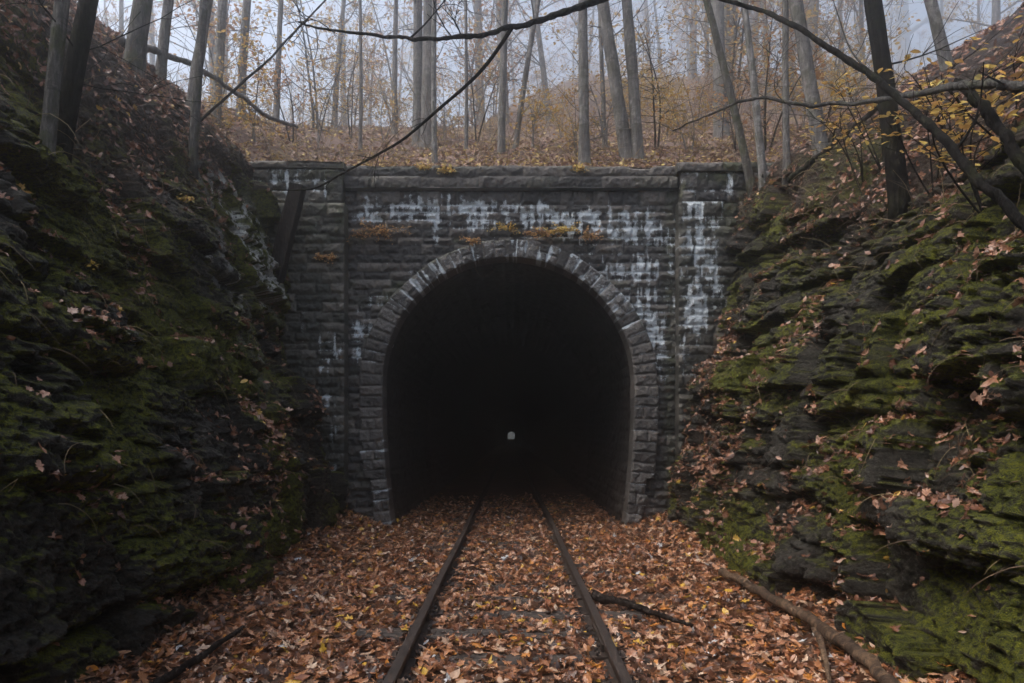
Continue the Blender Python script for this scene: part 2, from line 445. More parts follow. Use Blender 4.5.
def hillside(side, name, seed, label):
    fy = np.arange(2.4, 13.25, .018); ys = np.concatenate([np.arange(-6, 2.4, .14), fy])
    prof = np.stack([profile(side, y) for y in ys])                     # (ny,13,2)
    # arc parameter: fine over the rock, coarse on the hill
    seg = np.linalg.norm(np.diff(prof.mean(0), axis=0), axis=1); arc = np.concatenate([[0], np.cumsum(seg)])
    tf_ = np.concatenate([np.arange(0, arc[7], .017), arc[7] + (arc[-1] - arc[7]) * np.linspace(0, 1, 90) ** 2.2])
    k = np.interp(tf_, arc, np.arange(13))
    # smooth (catmull) interpolation along the profile
    i = np.clip(np.floor(k).astype(int), 0, 11); f = (k - i)
    g = lambda j: prof[:, np.clip(j, 0, 12), :]
    p0, p1, p2, p3 = g(i - 1), g(i), g(i + 1), g(i + 2)
    ff = f[None, :, None]
    B = p1 + .5 * ff * (p2 - p0 + ff * (2 * p0 - 5 * p1 + 4 * p2 - p3 + ff * (3 * (p1 - p2) + p3 - p0))) * np.where(i >= 7, 0, 1)[None, :, None] \
        + (ff * (p2 - p1)) * np.where(i >= 7, 1, 0)[None, :, None]
    d, z = B[..., 0], B[..., 1]; y = np.broadcast_to(ys[:, None], d.shape)
    kk = np.broadcast_to(k[None, :], d.shape)
    near = 1 - sstep(8, 11.5, y)
    ktop = 4.6 - .5 * near + 1.2 * fbm(y * .5, 0, 0, seed + 40, 3)
    cliff = 1 - sstep(ktop, ktop + 1.1, kk)
    s = z + (.05 if side < 0 else -.035) * y
    thin = side > 0
    p = strata(y, s, seed, thin)
    big = .38 * fbm(y * .6, z * .6, 0, seed + 50, 4)
    f1 = fbm(y * 3.2, z * 7, d * 3, seed + 60, 5, .6); f2 = fbm(y * 9, z * 16, d * 9, seed + 62, 4, .65)
    fine = .13 * f1 + .13 * (.25 - np.abs(f2)) + .06 * fbm(y * 26, z * 26, d * 26, seed + 61, 3)
    edge = 1 - sstep(12.4, 12.8, y) * .75
    foot = sstep(-.5, .3, z)
    disp = (cliff * (p + big) * foot + fine) * edge
    soil = (1 - cliff) * (.45 * fbm(y * .7, d * .7, 0, seed + 70, 4) + .14 * fbm(y * 3.2, d * 3.2, 0, seed + 71, 3) + .3 * np.maximum(0, strata(y * .9, s * .9, seed + 5, False)) * (1 - sstep(6.4, 7.6, kk))) * edge
    X = side * (d - disp - soil * .35); Z = z + soil * .9 + disp * .12
    V = np.stack([X, y, Z], -1)
    # normals
    gy = np.gradient(V, axis=0); gt = np.gradient(V, axis=1)
    n = np.cross(gy, gt); n /= np.linalg.norm(n, axis=-1)[..., None] + 1e-9
    n = n * np.where(n[..., 0:1] * -side + n[..., 2:3] < 0, -1, 1)
    nz = n[..., 2]
    pn = fbm(y * .8, z * .8, 0, seed + 80, 4)
    moss = sstep(-.1, .6, .50 * nz + 1.9 * pn + .9 * fbm(y * 4, z * 4, d * 3, seed + 81, 4) + (.03 if side > 0 else .02)) * (1 - .8 * sstep(ktop + 1.2, ktop + 2.4, kk))
    earth = sstep(ktop - .2, ktop + .8, kk + .8 * pn)
    moss = moss * (1 - .55 * earth)
    seep = np.zeros_like(z)
    if side < 0:   # lime drips on the rock beside the portal
        zone = np.exp(-((y - 10.9) / .8) ** 2) * sstep(3.3, 3.9, z) * (1 - sstep(5.2, 5.8, z))
        seep = zone * sstep(-.04, .06, fbm(y * 9, z * .7, 0, 91, 3) + .3 * fbm(y * 20, z * 8, 0, 93, 3)) * 1.6
        seep += .5 * np.exp(-((y - 9.3) / .25) ** 2) * sstep(1.8, 2.6, z) * (1 - sstep(4.2, 5, z)) * sstep(-.05, .1, fbm(y * 8, z * .9, 0, 92, 3))
        moss = moss * (1 - np.clip(seep, 0, 1))
    mask = np.stack([np.clip(moss, 0, 1), np.clip(earth, 0, 1), np.clip(seep, 0, 1)], -1).reshape(-1, 3)
    o = mesh_np(name, V.reshape(-1, 3), [grid_faces(len(ys), len(k), flip=side < 0)], M['rock'], None, {'mask': mask})
    tag(o, label, 'hillside', kind='structure')
    return dict(V=V, n=n, k=kk, ktop=ktop, y=y, obj=o)

HL = hillside(-1, 'hillside_left', 101, 'dark mossy rock face and leaf-strewn bank on the left of the track')
HR = hillside(1, 'hillside_right', 202, 'mossy thin-bedded rock face and leafy slope on the right of the track')

FACES += [HL['V'].reshape(-1, 3), HR['V'].reshape(-1, 3)]

# leaves on rock ledges and banks
def ledge_leaves(H, side, seed):
    r = np.random.default_rng(seed)
    V, n, kk = H['V'][:-1, :-1], H['n'][:-1, :-1], H['k'][:-1, :-1]
    y = V[..., 1]; z = V[..., 2]; x = V[..., 0]
    e1 = H['V'][1:, :-1] - V; e2 = H['V'][:-1, 1:] - V
    A = np.linalg.norm(np.cross(e1, e2), axis=-1)
    patch = fbm(y * 1.1, z * 1.1, 0, seed, 3)
    led = sstep(.55, .88, n[..., 2]) * (sstep(.02, .2, patch + .5 * fbm(y * 5, z * 5, 0, seed + 2, 2)) * 430 + 1.5)
    up = sstep(H['ktop'][:-1, :-1], H['ktop'][:-1, :-1] + 1.0, kk)
    dens = led * (1 - up) + up * (55 + 190 * sstep(-.1, .15, patch)) * sstep(.1, .5, n[..., 2])
    # drifts caught in particular hollows seen beside the portal and above the track
    for (cy, cz, ry, rz, q) in (DRIFT_L if side < 0 else DRIFT_R):
        dens = dens + 1.5 * q * np.exp(-((y - cy) / ry) ** 2 - ((z - cz) / rz) ** 2) * sstep(-.16, .1, fbm(y * 3, z * 3, 0, seed + 3, 3)) * sstep(.05, .5, n[..., 2])
    dens = dens * (y > 2.4) * (kk < 8.4) * (np.abs(x) < 14)
    lam = dens * A
    cnt = r.poisson(lam)
    idx = np.repeat(np.arange(cnt.size), cnt.ravel())
    P = V.reshape(-1, 3)[idx] + r.random((len(idx), 1)) * e1.reshape(-1, 3)[idx] + r.random((len(idx), 1)) * e2.reshape(-1, 3)[idx]
    Nn = n.reshape(-1, 3)[idx]
    P = P + Nn * r.uniform(.004, .03, (len(idx), 1))
    mb = MB()
    nearm = P[:, 1] < 8
    scatter(mb, P[nearm], Nn[nearm], r.uniform(.045, .105, nearm.sum()), LT, .55, r)
    scatter(mb, P[~nearm], Nn[~nearm], r.uniform(.05, .115, (~nearm).sum()), LT[4:6] + [SMALL] + LT[:1], .45, r)
    print('ledge leaves', len(P))
    return mb
DRIFT_L = [(8.5, 1.3, .9, .6, 300), (9.6, .9, .7, .35, 200), (5.0, 2.35, .8, .25, 160), (6.4, 1.2, .25, .15, 260), (6.5, .3, .22, .5, 320), (10.7, 3.2, .6, .3, 200)]
DRIFT_R = [(11.6, 2.9, .7, .7, 330), (11.9, 1.5, .6, .35, 350), (10.2, 1.05, 1.2, .45, 380), (6.0, 1.0, .22, .22, 500), (7.2, .62, .3, .15, 300), (7.0, 1.5, .5, .3, 150), (4.9, 3.1, .5, .3, 120)]
o = ledge_leaves(HL, -1, 301).build('ledge_leaves', M['cliff_leaf'], smooth=False)
tag(o, 'brown fallen leaves caught on the ledges and bank of the left rock face', 'fallen leaves', kind='stuff')
o = ledge_leaves(HR, 1, 302).build('ledge_leaves', M['cliff_leaf'], smooth=False)
tag(o, 'brown fallen leaves caught on the ledges and slope of the right rock face', 'fallen leaves', kind='stuff')

# ------------------------------------------------------------------ ground
xs = np.concatenate([[-60, -12, -5], np.arange(-4, 4.01, .05), [5, 12, 60]])
ysg = np.concatenate([np.arange(-8, 2, .4), np.arange(2, 16, .05), np.arange(16, 40, .8), np.arange(40, 136, 6), [140, 150, 165, 185, 195]])
# the wide flanks only exist beyond the far mouth of the tunnel
Yg, Xg = np.meshgrid(ysg, xs, indexing='ij')
Zg = ground_h(Xg, Yg)
Zg = np.where(np.abs(Xg) > 4.5, -.4, Zg)
msk = np.ones((len(ysg) - 1, len(xs) - 1), bool)
gd = mesh_np('ground', np.stack([Xg, Yg, Zg], -1).reshape(-1, 3), [grid_faces(len(ysg), len(xs), msk, flip=True)], M['mould'])
tag(gd, 'leaf mould of the railway bed running into the tunnel', 'ground', kind='structure')

def ground_leaves():
    r = np.random.default_rng(401); mb = MB()
    for (y0, y1, dens, tm, s0, s1) in ((2.3, 5.5, 560, LT, .04, .13), (5.5, 8.5, 470, LT, .045, .125), (8.5, 13.0, 360, LT, .06, .125), (13.0, 24.0, 200, LT[4:6] + [SMALL], .07, .12)):
        n = int((y1 - y0) * 7.2 * dens)
        P = np.column_stack([r.uniform(-3.6, 3.6, n), r.uniform(y0, y1, n), np.zeros(n)])
        P[:, 2] = ground_h(P[:, 0], P[:, 1])
        keep = np.abs(np.abs(P[:, 0] + .02) - .755) > .065
        # bare streak beside the left rail and patches where the sleepers show
        thin = fbm(P[:, 0] * 1.4, P[:, 1] * 1.4, 0, 66, 3)
        sl = np.abs(((P[:, 1] - 3.35) / .62 + .5) % 1 - .5) * .62
        on_sl = (sl < .11) & (np.abs(P[:, 0]) < 1.3)
        keep &= ~(on_sl & (r.random(n) < .45 + .9 * thin))
        keep &= (thin > -.22) | (r.random(n) < .5)
        if y0 >= 13: keep &= (np.abs(P[:, 0]) < 2.25) & (r.random(n) < 1.1 - (P[:, 1] - 13.3) / 6)
        P = P[keep]; n = len(P)
        hgt = r.uniform(0, 1, n) ** 1.6
        P[:, 2] += .006 + hgt * .045 + .03 * np.clip(fbm(P[:, 0] * 2.2, P[:, 1] * 2.2, 0, 67, 2) * 2, 0, 1)
        scatter(mb, P, np.tile([0, 0, 1.0], (n, 1)), r.uniform(s0, s1, n), tm, .42, r)
    return mb
o = ground_leaves().build('fallen_leaves', M['dead_leaf'], smooth=False)
tag(o, 'thick carpet of brown and orange fallen leaves over the railway bed', 'fallen leaves', kind='stuff')

# ------------------------------------------------------------------ woodland hill
def woodland():
    ys = np.concatenate([np.arange(12.98, 22, .10), 22 + (150 - 22) * np.linspace(0, 1, 170) ** 1.5])
    xs = np.concatenate([-14 - 70 * np.linspace(1, 0, 70) ** 1.4, np.arange(-13.9, 14, .12), 14 + 70 * np.linspace(0, 1, 70) ** 1.4])
    Y, X = np.meshgrid(ys, xs, indexing='ij')
    Z = wood_h(X, Y)
    Z[-1, :] = np.where(np.abs(X[-1]) < 1e9, Z[-1] , 0)
    V = np.stack([X, Y, Z], -1)
    # the far bank falls to the level beyond the tunnel
    n = len(ys)
    for q in range(10):
        row = V[n - 1].copy(); row[:, 1] += (q + 1) * 1.6; row[:, 2] = V[n - 1][:, 2] * (1 - (q + 1) / 10) - .6 * (q + 1) / 10
        V = np.concatenate([V, row[None]])
    # open the hill over the far mouth
    cx = (V[:-1, :-1, 0] + V[1:, 1:, 0]) / 2; cz = V[:-1, :-1, 2]; cy = V[:-1, :-1, 1]
    keep = ~((np.abs(cx) < 2.6) & (cy > 149))
    o = mesh_np('hill', V.reshape(-1, 3), [grid_faces(V.shape[0], V.shape[1], keep, flip=True)], M['soil'])
    return tag(o, 'leaf-covered woodland hill rising behind the tunnel portal', 'hill', kind='structure')
woodland()

def floor_leaves():
    r = np.random.default_rng(501); mb = MB()
    for (y0, y1, xw, n, tm, s0, s1) in ((12.95, 15, 9, 9000, [SMALL] + LT[4:6], .07, .13), (15, 20, 13, 14000, [SMALL, DIAMOND], .08, .15), (20, 32, 20, 20000, [DIAMOND], .11, .2), (32, 60, 36, 16000, [DIAMOND], .17, .32)):
        P = np.column_stack([r.uniform(-xw, xw, n), r.uniform(y0, y1, n), np.zeros(n)])
        keep = (fbm(P[:, 0] * .7, P[:, 1] * .7, 0, 77, 3) > -.16) | (r.random(n) < .4)
        P = P[keep]; n = len(P)
        P[:, 2] = wood_h(P[:, 0], P[:, 1]) + r.uniform(.005, .06, n)
        nn = np.tile([0, -.4, 1.0], (n, 1))
        scatter(mb, P, nn, r.uniform(s0, s1, n), tm, .5, r)
    return mb
o = floor_leaves().build('woodland_leaves', M['floor_leaf'], smooth=False)
tag(o, 'russet and yellow fallen leaves over the woodland floor above the portal', 'fallen leaves', kind='stuff')

# ------------------------------------------------------------------ portal masonry
def zp(py, y): return CZ + (CY - py) / F * y
def xp(px, y): return (px - CX) / F * y
def X_(px): return (px - CX) / 53.8
def Z_(py): return CZ + (CY - py) / 53.8
ACX, AR, ACZ = X_(508.5), 2.325, Z_(383)

def courses(z0, z1, h0, h1, seed):
    r = np.random.default_rng(seed); z = [z0]
    while z[-1] < z1 - h0 * 1.2: z.append(z[-1] + r.uniform(h0, h1))
    z[-1] = z1
    return np.array(z)

def relief(U, W, bounds, w0, w1, seed, bulge=.035, jitter=.03, chip=1.0):
    """rock-faced ashlar: U along the courses, W across them -> height, edge distance, block random"""
    r = np.random.default_rng(seed)
    Uw = U + .022 * fbm(U * 7, W * 7, 0, seed, 3); Ww = W + .02 * fbm(U * 5, W * 5, 0, seed + 1, 3)
    c = np.clip(np.searchsorted(bounds, Ww) - 1, 0, len(bounds) - 2)
    dz = np.minimum(Ww - bounds[c], bounds[c + 1] - Ww)
    du = np.zeros_like(U); b = np.zeros(U.shape, int)
    for ci in range(len(bounds) - 1):
        e = [U.min() - 1 - r.random() * w1]
        while e[-1] < U.max() + 1: e.append(e[-1] + r.uniform(w0, w1))
        e = np.array(e); m = c == ci
        j = np.clip(np.searchsorted(e, Uw[m]) - 1, 0, len(e) - 2); b[m] = j
        du[m] = np.minimum(Uw[m] - e[j], e[j + 1] - Uw[m])
    ed = np.maximum(np.minimum(du, dz), 0)
    rnd = hsh(b, c, seed)
    h = bulge * sstep(0, .07, ed) + jitter * (rnd - .5) * sstep(0, .012, ed) + .085 * fbm(U * 8, W * 9, 0, seed + 2, 5, .6) * sstep(0, .05, ed) + .03 * fbm(U * 34, W * 34, 0, seed + 3, 3)
    gone = hsh(b, c, seed, 77) > .955
    h = h - gone * .045 * sstep(0, .02, ed)
    return h, ed, dz, rnd

def panel(name, x0, x1, z0, z1, yf, back, bounds, w0, w1, seed, parent, stain=None, moss=None, res=.016, hole=None, bulge=.035, ragged=0.0, top_bites=()):
    xs = np.linspace(x0, x1, max(3, int((x1 - x0) / res))); zs = np.linspace(z0, z1, max(3, int((z1 - z0) / res)))
    X, Z = np.meshgrid(xs, zs, indexing='ij')
    h, ed, dz, rnd = relief(X, Z, bounds, w0, w1, seed, bulge)
    # round the outer arrises
    ex = np.minimum(X - x0, x1 - X); ez = z1 - Z
    h = h - .03 * np.exp(-ex / .03) - .03 * np.exp(-ez / .03)
    Zd = Z + ragged * np.exp(-(z1 - Z) / .2) * fbm(X * 2.5, 0, 0, seed + 9, 3)
    for (bx, bw, bd) in top_bites:
        Zd = Zd - bd * np.exp(-((X + .05 * fbm(X * 9, Z * 9, 0, 3, 2) - bx) / bw) ** 10) * sstep(z0, z1, Z)
    V = np.stack([X, yf - h, Zd], -1)
    n, m = X.shape
    st = stain(X, Z, ed, dz) if stain else np.zeros_like(X)
    mo = moss(X, Z, ed) if moss else np.zeros_like(X)
    mk = np.stack([np.clip(st, 0, 1), np.clip(mo, 0, 1), np.clip(rnd, 0, 1)], -1).reshape(-1, 3)
    V = V.reshape(-1, 3); fs = [grid_faces(n, m, hole(X, Z)[:-1, :-1] if hole else None)]
    # returns to the back on the two sides and the top
    i = np.arange(n * m).reshape(n, m); base = len(V)
    for line in (i[0, :], i[-1, :][::-1], i[:, -1][::-1] * 0 + i[:, -1]):
        steps = max(2, int((back - yf) / .06)); L = len(line)
        P = np.repeat(V[line][None], steps, 0); t = np.linspace(0, 1, steps)[:, None]
        P[:, :, 1] = P[:, :, 1] * (1 - t) + back * t
        P[1:, :, 2] += .02 * fbm(P[1:, :, 0] * 8, P[1:, :, 1] * 8, P[1:, :, 2] * 8, seed, 2)
        mkk = np.repeat(mk[line][None], steps, 0)
        V = np.concatenate([V, P.reshape(-1, 3)]); mk = np.concatenate([mk, mkk.reshape(-1, 3)])
        q = np.arange(steps * L).reshape(steps, L) + base
        fs.append(np.stack([q[:-1, :-1], q[:-1, 1:], q[1:, 1:], q[1:, :-1]], -1).reshape(-1, 4)); base = len(V)
    return mesh_np(name, V, fs, M['stone'], parent, {'mask': mk})

portal = tag(empty('tunnel_portal', (0, YP, 0)), 'blackened stone railway tunnel portal with horseshoe arch and dark bore', 'tunnel portal')
def under(o):
    o.location = (0, -YP, 0); return o

def streak(X, Z, s, a=15, b=1.6): return fbm(X * a, Z * b, 0, s, 3)
def crust(X, Z, ed, dz, zone, s):
    """lime crust: weeping from the joints and running down the faces in thin broken streaks"""
    q = .70 * fbm(X * 3.5, Z * 5, 0, s, 5, .65) + .62 * fbm(X * 13, Z * 1.3, 0, s + 4, 4, .6) + .30 * fbm(X * 30, Z * 9, 0, s + 8, 3) + .20 * np.exp(-ed / .02) - .02
    return np.minimum(zone, 1) * sstep(.02, .40, q + .34 * (zone - 1))
def st_wall(X, Z, ed, dz):
    b1 = np.exp(-((Z - (5.66 - .07 * np.maximum(X, -1) - .05 * (X > .8))) / .30) ** 2) * sstep(-3.1, -2.6, X) * 1.45
    b2 = .95 * np.exp(-((X - 2.35) / .75) ** 2 - ((Z - 4.55) / .8) ** 2)
    b3 = .55 * np.exp(-((X - 2.7) / .35) ** 2 - ((Z - 3.0) / 1.2) ** 2)
    b4 = .65 * np.exp(-((X + 2.75) / .35) ** 2 - ((Z - 2.6) / 1.1) ** 2)
    b5 = .42 + .5 * np.exp(-((np.hypot(X - ACX, Z - ACZ) - 2.85) / .25) ** 2) * (np.abs(X) > .9) * (Z > 3)
    zone = np.clip(b1 + b2 + b3 + b4 + b5, 0, 1.6)
    return crust(X, Z, ed, dz, zone, 31)
def ms_wall(X, Z, ed):
    q = fbm(X * 2, Z * 3, 0, 41, 3)
    R = np.sqrt((X - ACX) ** 2 + (Z - ACZ) ** 2)
    return .8 * sstep(.02, .2, q) * np.exp(-((R - 2.78) / .12) ** 2) * (Z > ACZ) + .9 * sstep(0, .2, q) * np.exp(-((Z - 5.13) / .08) ** 2) + .5 * np.exp(-(X - 2.95) ** 2 / .01) + .25 * sstep(.12, .3, q)
wall_top = Z_(190)
bd = courses(-.4, wall_top, .125, .19, 51)
hole = lambda X, Z: ~(((X - ACX) ** 2 + (Z - ACZ) ** 2 < (AR + .12) ** 2) & (Z > ACZ) | ((np.abs(X - ACX) < AR + .1) & (Z <= ACZ)))
under(panel('wall', X_(344), X_(678), -.4, wall_top, YP, YP + .5, bd, .20, .52, 61, portal, st_wall, ms_wall, hole=hole))
under(panel('string_course', X_(345), X_(676.5), Z_(190), Z_(178), YP - .12, YP + .5, np.array([Z_(190), Z_(178)]), .7, 1.3, 62, portal, None, lambda X, Z, e: .25 * sstep(.05, .2, fbm(X * 2, Z * 4, 0, 43, 3)), bulge=.02))
c = under(panel('coping', X_(345.5), X_(676), Z_(178), Z_(166.5), YP - .06, YP + .55, np.array([Z_(178), Z_(166.5)]), .75, 1.4, 63, portal, None,
            lambda X, Z, e: .4 * sstep(.05, .2, fbm(X * 2, Z * 4, 0, 44, 3)) * sstep(Z_(174), Z_(167), Z), bulge=.02, ragged=.05, top_bites=((X_(447), .13, .10), (X_(424), .17, .05), (X_(577), .10, .09), (X_(640), .2, .04))))
# piers beside the arch
def st_pl(X, Z, ed, dz):
    return crust(X, Z, ed, dz, np.clip(.55 + .6 * np.exp(-((Z - 6.2) / .4) ** 2) + .6 * np.exp(-((X + 3.3) / .25) ** 2) * sstep(.3, 1, Z) * (1 - sstep(3.4, 4.2, Z)), 0, 1.05), 33)
def st_pr(X, Z, ed, dz):
    run = np.exp(-((X - 3.32) / .22) ** 2) * 1.0 + np.exp(-((X - 3.72) / .18) ** 2) * .8 * sstep(3.2, 4, Z)
    return crust(X, Z, ed, dz, np.clip(.35 + run * sstep(1.7, 3.0, Z) * 1.35, 0, 1.6), 35)
def ms_p(X, Z, ed): return .55 * sstep(.0, .22, fbm(X * 3, Z * 3, 0, 45, 3)) * sstep(4.4, 6, Z) + .2
pl = under(panel('pier', -5.25, xp(344.5, 12.4), -.4, zp(203, 12.4), YP - .34, YP + .5, courses(-.4, zp(203, 12.4), .14, .20, 71), .22, .5, 64, portal, st_pl, ms_p))
pl['label'] = 'left pier, darker with patchy lime crust'
pu = under(panel('pier_top', -5.35, xp(342.5, 12.5), zp(203, 12.4), zp(169, 12.5), YP - .24, YP + .5, courses(zp(203, 12.4), zp(169, 12.5), .18, .26, 72), .3, .6, 65, portal, st_pl, ms_p))
pc = under(panel('pier_coping', -5.4, xp(343.5, 12.45), zp(169, 12.5), zp(161, 12.45), YP - .28, YP + .55, np.array([zp(169, 12.5), zp(161, 12.45)]), .6, 1.1, 66, portal, None, ms_p, bulge=.02, ragged=.04))
pr = under(panel('pier', xp(679, 12.4), 4.95, -.4, zp(201, 12.4), YP - .30, YP + .5, courses(-.4, zp(201, 12.4), .15, .22, 73), .22, .48, 67, portal, st_pr, ms_p))
pr['label'] = 'right pier streaked with white lime'
panel_r = under(panel('pier_top', xp(681, 12.5), 4.95, zp(201, 12.4), zp(172, 12.5), YP - .22, YP + .5, courses(zp(201, 12.4), zp(172, 12.5), .16, .22, 74), .3, .6, 68, portal, st_pl, lambda X, Z, e: .8 * sstep(-.1, .15, fbm(X * 3, Z * 3, 0, 46, 3))))
under(panel('pier_coping', xp(677.5, 12.45), 5.0, zp(172, 12.5), zp(162, 12.45), YP - .26, YP + .55, np.array([zp(172, 12.5), zp(162, 12.45)]), .5, .9, 69, portal, None, lambda X, Z, e: .9 * sstep(-.1, .15, fbm(X * 3, Z * 3, 0, 47, 3)), bulge=.02, ragged=.04))

def arch_path(n=900):
    """inner line of the opening from the left foot over the crown to the right foot, by equal steps"""
    zl = np.linspace(-.4, ACZ, 120, endpoint=False)
    hw = AR - .20 * np.clip((2.1 - zl) / 2.4, 0, 1) ** 1.7
    th = np.linspace(np.pi, 0, 240)
    P = np.concatenate([np.column_stack([ACX - hw, zl]), np.column_stack([ACX + AR * np.cos(th), ACZ + AR * np.sin(th)]), np.column_stack([ACX + hw, zl])[::-1]])
    L = np.concatenate([[0], np.cumsum(np.linalg.norm(np.diff(P, axis=0), axis=1))])
    s = np.linspace(0, L[-1], n)
    Q = np.column_stack([np.interp(s, L, P[:, 0]), np.interp(s, L, P[:, 1])])
    t = np.gradient(Q, axis=0); t /= np.linalg.norm(t, axis=1)[:, None]
    return s, Q, np.column_stack([-t[:, 1], t[:, 0]]) * np.array([1, 1])

def arch_ring():
    s, Q, nrm = arch_path()
    S = s[-1]; r = np.random.default_rng(81)
    e = [0.0]
    while e[-1] < S: e.append(e[-1] + r.uniform(.165, .225))
    e = np.array(e) * S / e[-1]
    j = np.clip(np.searchsorted(e, s) - 1, 0, len(e) - 2)
    z = Q[:, 1]
    legs = z < ACZ - .2
    T = np.where(z > ACZ, .32 + .11 * (1 - sstep(ACZ + .3, ACZ + 1.9, z)), .43)
    T = np.where(z < .80, .31, T)
    T = T + np.where(legs, .05 * (hsh(j, 5) - .5), .03 * (hsh(j, 5) - .5))
    nr = 34; v = np.linspace(0, 1, nr)
    U = np.broadcast_to(s[:, None], (len(s), nr)); W = T[:, None] * v[None]
    Uw = U + .012 * fbm(U * 9, W * 9, 0, 82, 3)
    jj = np.clip(np.searchsorted(e, Uw) - 1, 0, len(e) - 2)
    du = np.minimum(Uw - e[jj], e[jj + 1] - Uw)
    split = (hsh(jj, 9) > .45) & (np.broadcast_to(legs[:, None], U.shape) | (hsh(jj, 10) > .6))
    cut = T[:, None] * (.35 + .3 * hsh(jj, 12))
    dw = np.minimum(np.minimum(W, T[:, None] - W) + .004, np.where(split, np.abs(W - cut), 1))
    ed = np.maximum(np.minimum(du, dw), 0)
    rnd = hsh(jj, (W > cut) * split, 15)
    h = .034 * sstep(0, .04, ed) + .018 * (rnd - .5) + .075 * fbm(U * 9, W * 9, 0, 83, 5, .6) * sstep(0, .05, ed) + .02 * fbm(U * 34, W * 34, 0, 87, 3)
    Y = YP - .10 - h
    V = np.stack([Q[:, 0:1] + nrm[:, 0:1] * W, Y, Q[:, 1:2] + nrm[:, 1:2] * W], -1)
    topz = sstep(ACZ + .2, ACZ + 1.6, Q[:, 1:2])
    zone = .50 + .55 * topz + .25 * (Q[:, 0:1] > .5) * topz + .2 * (Q[:, 1:2] < 1.5)
    q = .6 * fbm(U * 6, W * 5, 0, 84, 4) + .5 * fbm(U * 16, W * 2.5, 0, 85, 3) + .42 * np.exp(-du / .022) * (hsh(jj, 31) + .1)
    st = zone * sstep(.16, .36, q + .2 * (zone - 1))
    st = np.clip(st + .26 * zone * (rnd > .25), 0, 1)
    mo = .9 * sstep(.75, 1, v)[None] * sstep(-.05, .15, fbm(U * 2, W, 0, 86, 3)) * topz
    mk = np.stack([st, mo * np.ones_like(st), (.52 + .45 * rnd) * np.ones_like(st)], -1).reshape(-1, 3)
    n = len(s); V = V.reshape(-1, 3); fs = [grid_faces(n, nr, flip=True)]
    i = np.arange(n * nr).reshape(n, nr)
    # outer and inner edge faces
    base = len(V)
    for line, yb in ((i[:, -1], YP + .05), (i[:, 0], YP + .35)):
        P = np.stack([V[line], V[line]]); P[1, :, 1] = yb
        V = np.concatenate([V, P.reshape(-1, 3)]); mk = np.concatenate([mk, mk[line], mk[line] * [.4, 1, 1]])
        q = np.arange(2 * n).reshape(2, n) + base
        fs.append(np.stack([q[0, :-1], q[0, 1:], q[1, 1:], q[1, :-1]], -1)); base = len(V)
    return under(mesh_np('arch_ring', V, fs, M['stone'], portal, {'mask': mk}))
arch_ring()

def lining():
    s, Q, nrm = arch_path(420)
    ys = np.concatenate([np.arange(YP + .3, YP + 7, .03), np.arange(YP + 7, YP + 14, .35), np.linspace(YP + 14, 152, 24)])
    U, Yy = np.meshgrid(s, ys, indexing='ij')
    h, ed, dz, rnd = relief(Yy, U, np.arange(0, s[-1] + .3, .21), .4, .7, 91, .02, .03)
    h = h * (Yy < YP + 12)
    off = .03 - h
    V = np.stack([Q[:, 0:1] + nrm[:, 0:1] * off, Yy, Q[:, 1:2] + nrm[:, 1:2] * off], -1)
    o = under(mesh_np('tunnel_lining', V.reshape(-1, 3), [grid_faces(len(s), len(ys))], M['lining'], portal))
    # made-up wall inside the bore, added to trim the exit light to an arch
    yE = 120.0
    w = 7.0 * yE / F / 2; zb = CZ - 3.1 / F * yE; zt = CZ + 4.4 / F * yE; cx = (511.3 - CX) / F * yE
    th = np.linspace(0, np.pi, 17)
    inner = [(cx + w, zb)] + [(cx + w * math.cos(a), zt - w + w * math.sin(a)) for a in th] + [(cx - w, zb)]
    inner = np.array(inner)
    ang = np.arctan2(inner[:, 1] - 1.7, inner[:, 0] - cx)
    outer = np.array([(cx + 4 * math.cos(a), 1.7 + 4.2 * math.sin(a)) for a in ang])
    n = len(inner)
    V = np.concatenate([np.column_stack([inner[:, 0], np.full(n, yE), inner[:, 1]]), np.column_stack([outer[:, 0], np.full(n, yE), outer[:, 1]]),
                        np.column_stack([inner[:, 0], np.full(n, yE + .4), inner[:, 1]]), np.column_stack([outer[:, 0], np.full(n, yE + .4), outer[:, 1]])])
    k = np.arange(n); k2 = (k + 1) % n
    fs = np.concatenate([np.column_stack([k, k2, k2 + n, k + n]), np.column_stack([k + 2 * n, k + 3 * n, k2 + 3 * n, k2 + 2 * n]), np.column_stack([k, k + 2 * n, k2 + 2 * n, k2])])
    under(mesh_np('added_end_wall', V, [fs], M['lining'], portal, smooth=False))
lining()

# ------------------------------------------------------------------ railway track
TX = -.02
track = tag(empty('railway_track', (TX, 3, 0)), 'rusty single railway track half buried in fallen leaves', 'railway track')
def rail(sx):
    prof = [(-.036, 0), (-.03, .004), (.03, .004), (.036, 0), (.036, -.03), (.012, -.045), (.009, -.115), (.065, -.13), (.065, -.142), (-.065, -.142), (-.065, -.13), (-.009, -.115), (-.012, -.045), (-.036, -.03)]
    ys = np.concatenate([np.arange(1.6, 18, .25), np.arange(18, 151, 7)])
    P = np.array(prof)
    V = np.stack([np.stack([P[:, 0] + sx + .006 * math.sin(y * .9 + sx * 3), np.full(len(P), y), P[:, 1] + .008 * math.sin(y * .6 + sx)], -1) for y in ys])
    n, m = len(ys), len(P); i = np.arange(n * m).reshape(n, m)
    f = np.stack([i[:-1], np.roll(i[:-1], -1, 1), np.roll(i[1:], -1, 1), i[1:]], -1).reshape(-1, 4)
    o = mesh_np('rail', V.reshape(-1, 3), [f], M['steel'], track, smooth=False); o.location = (0, -3, 0); return o
rail(-.755); rail(.755)
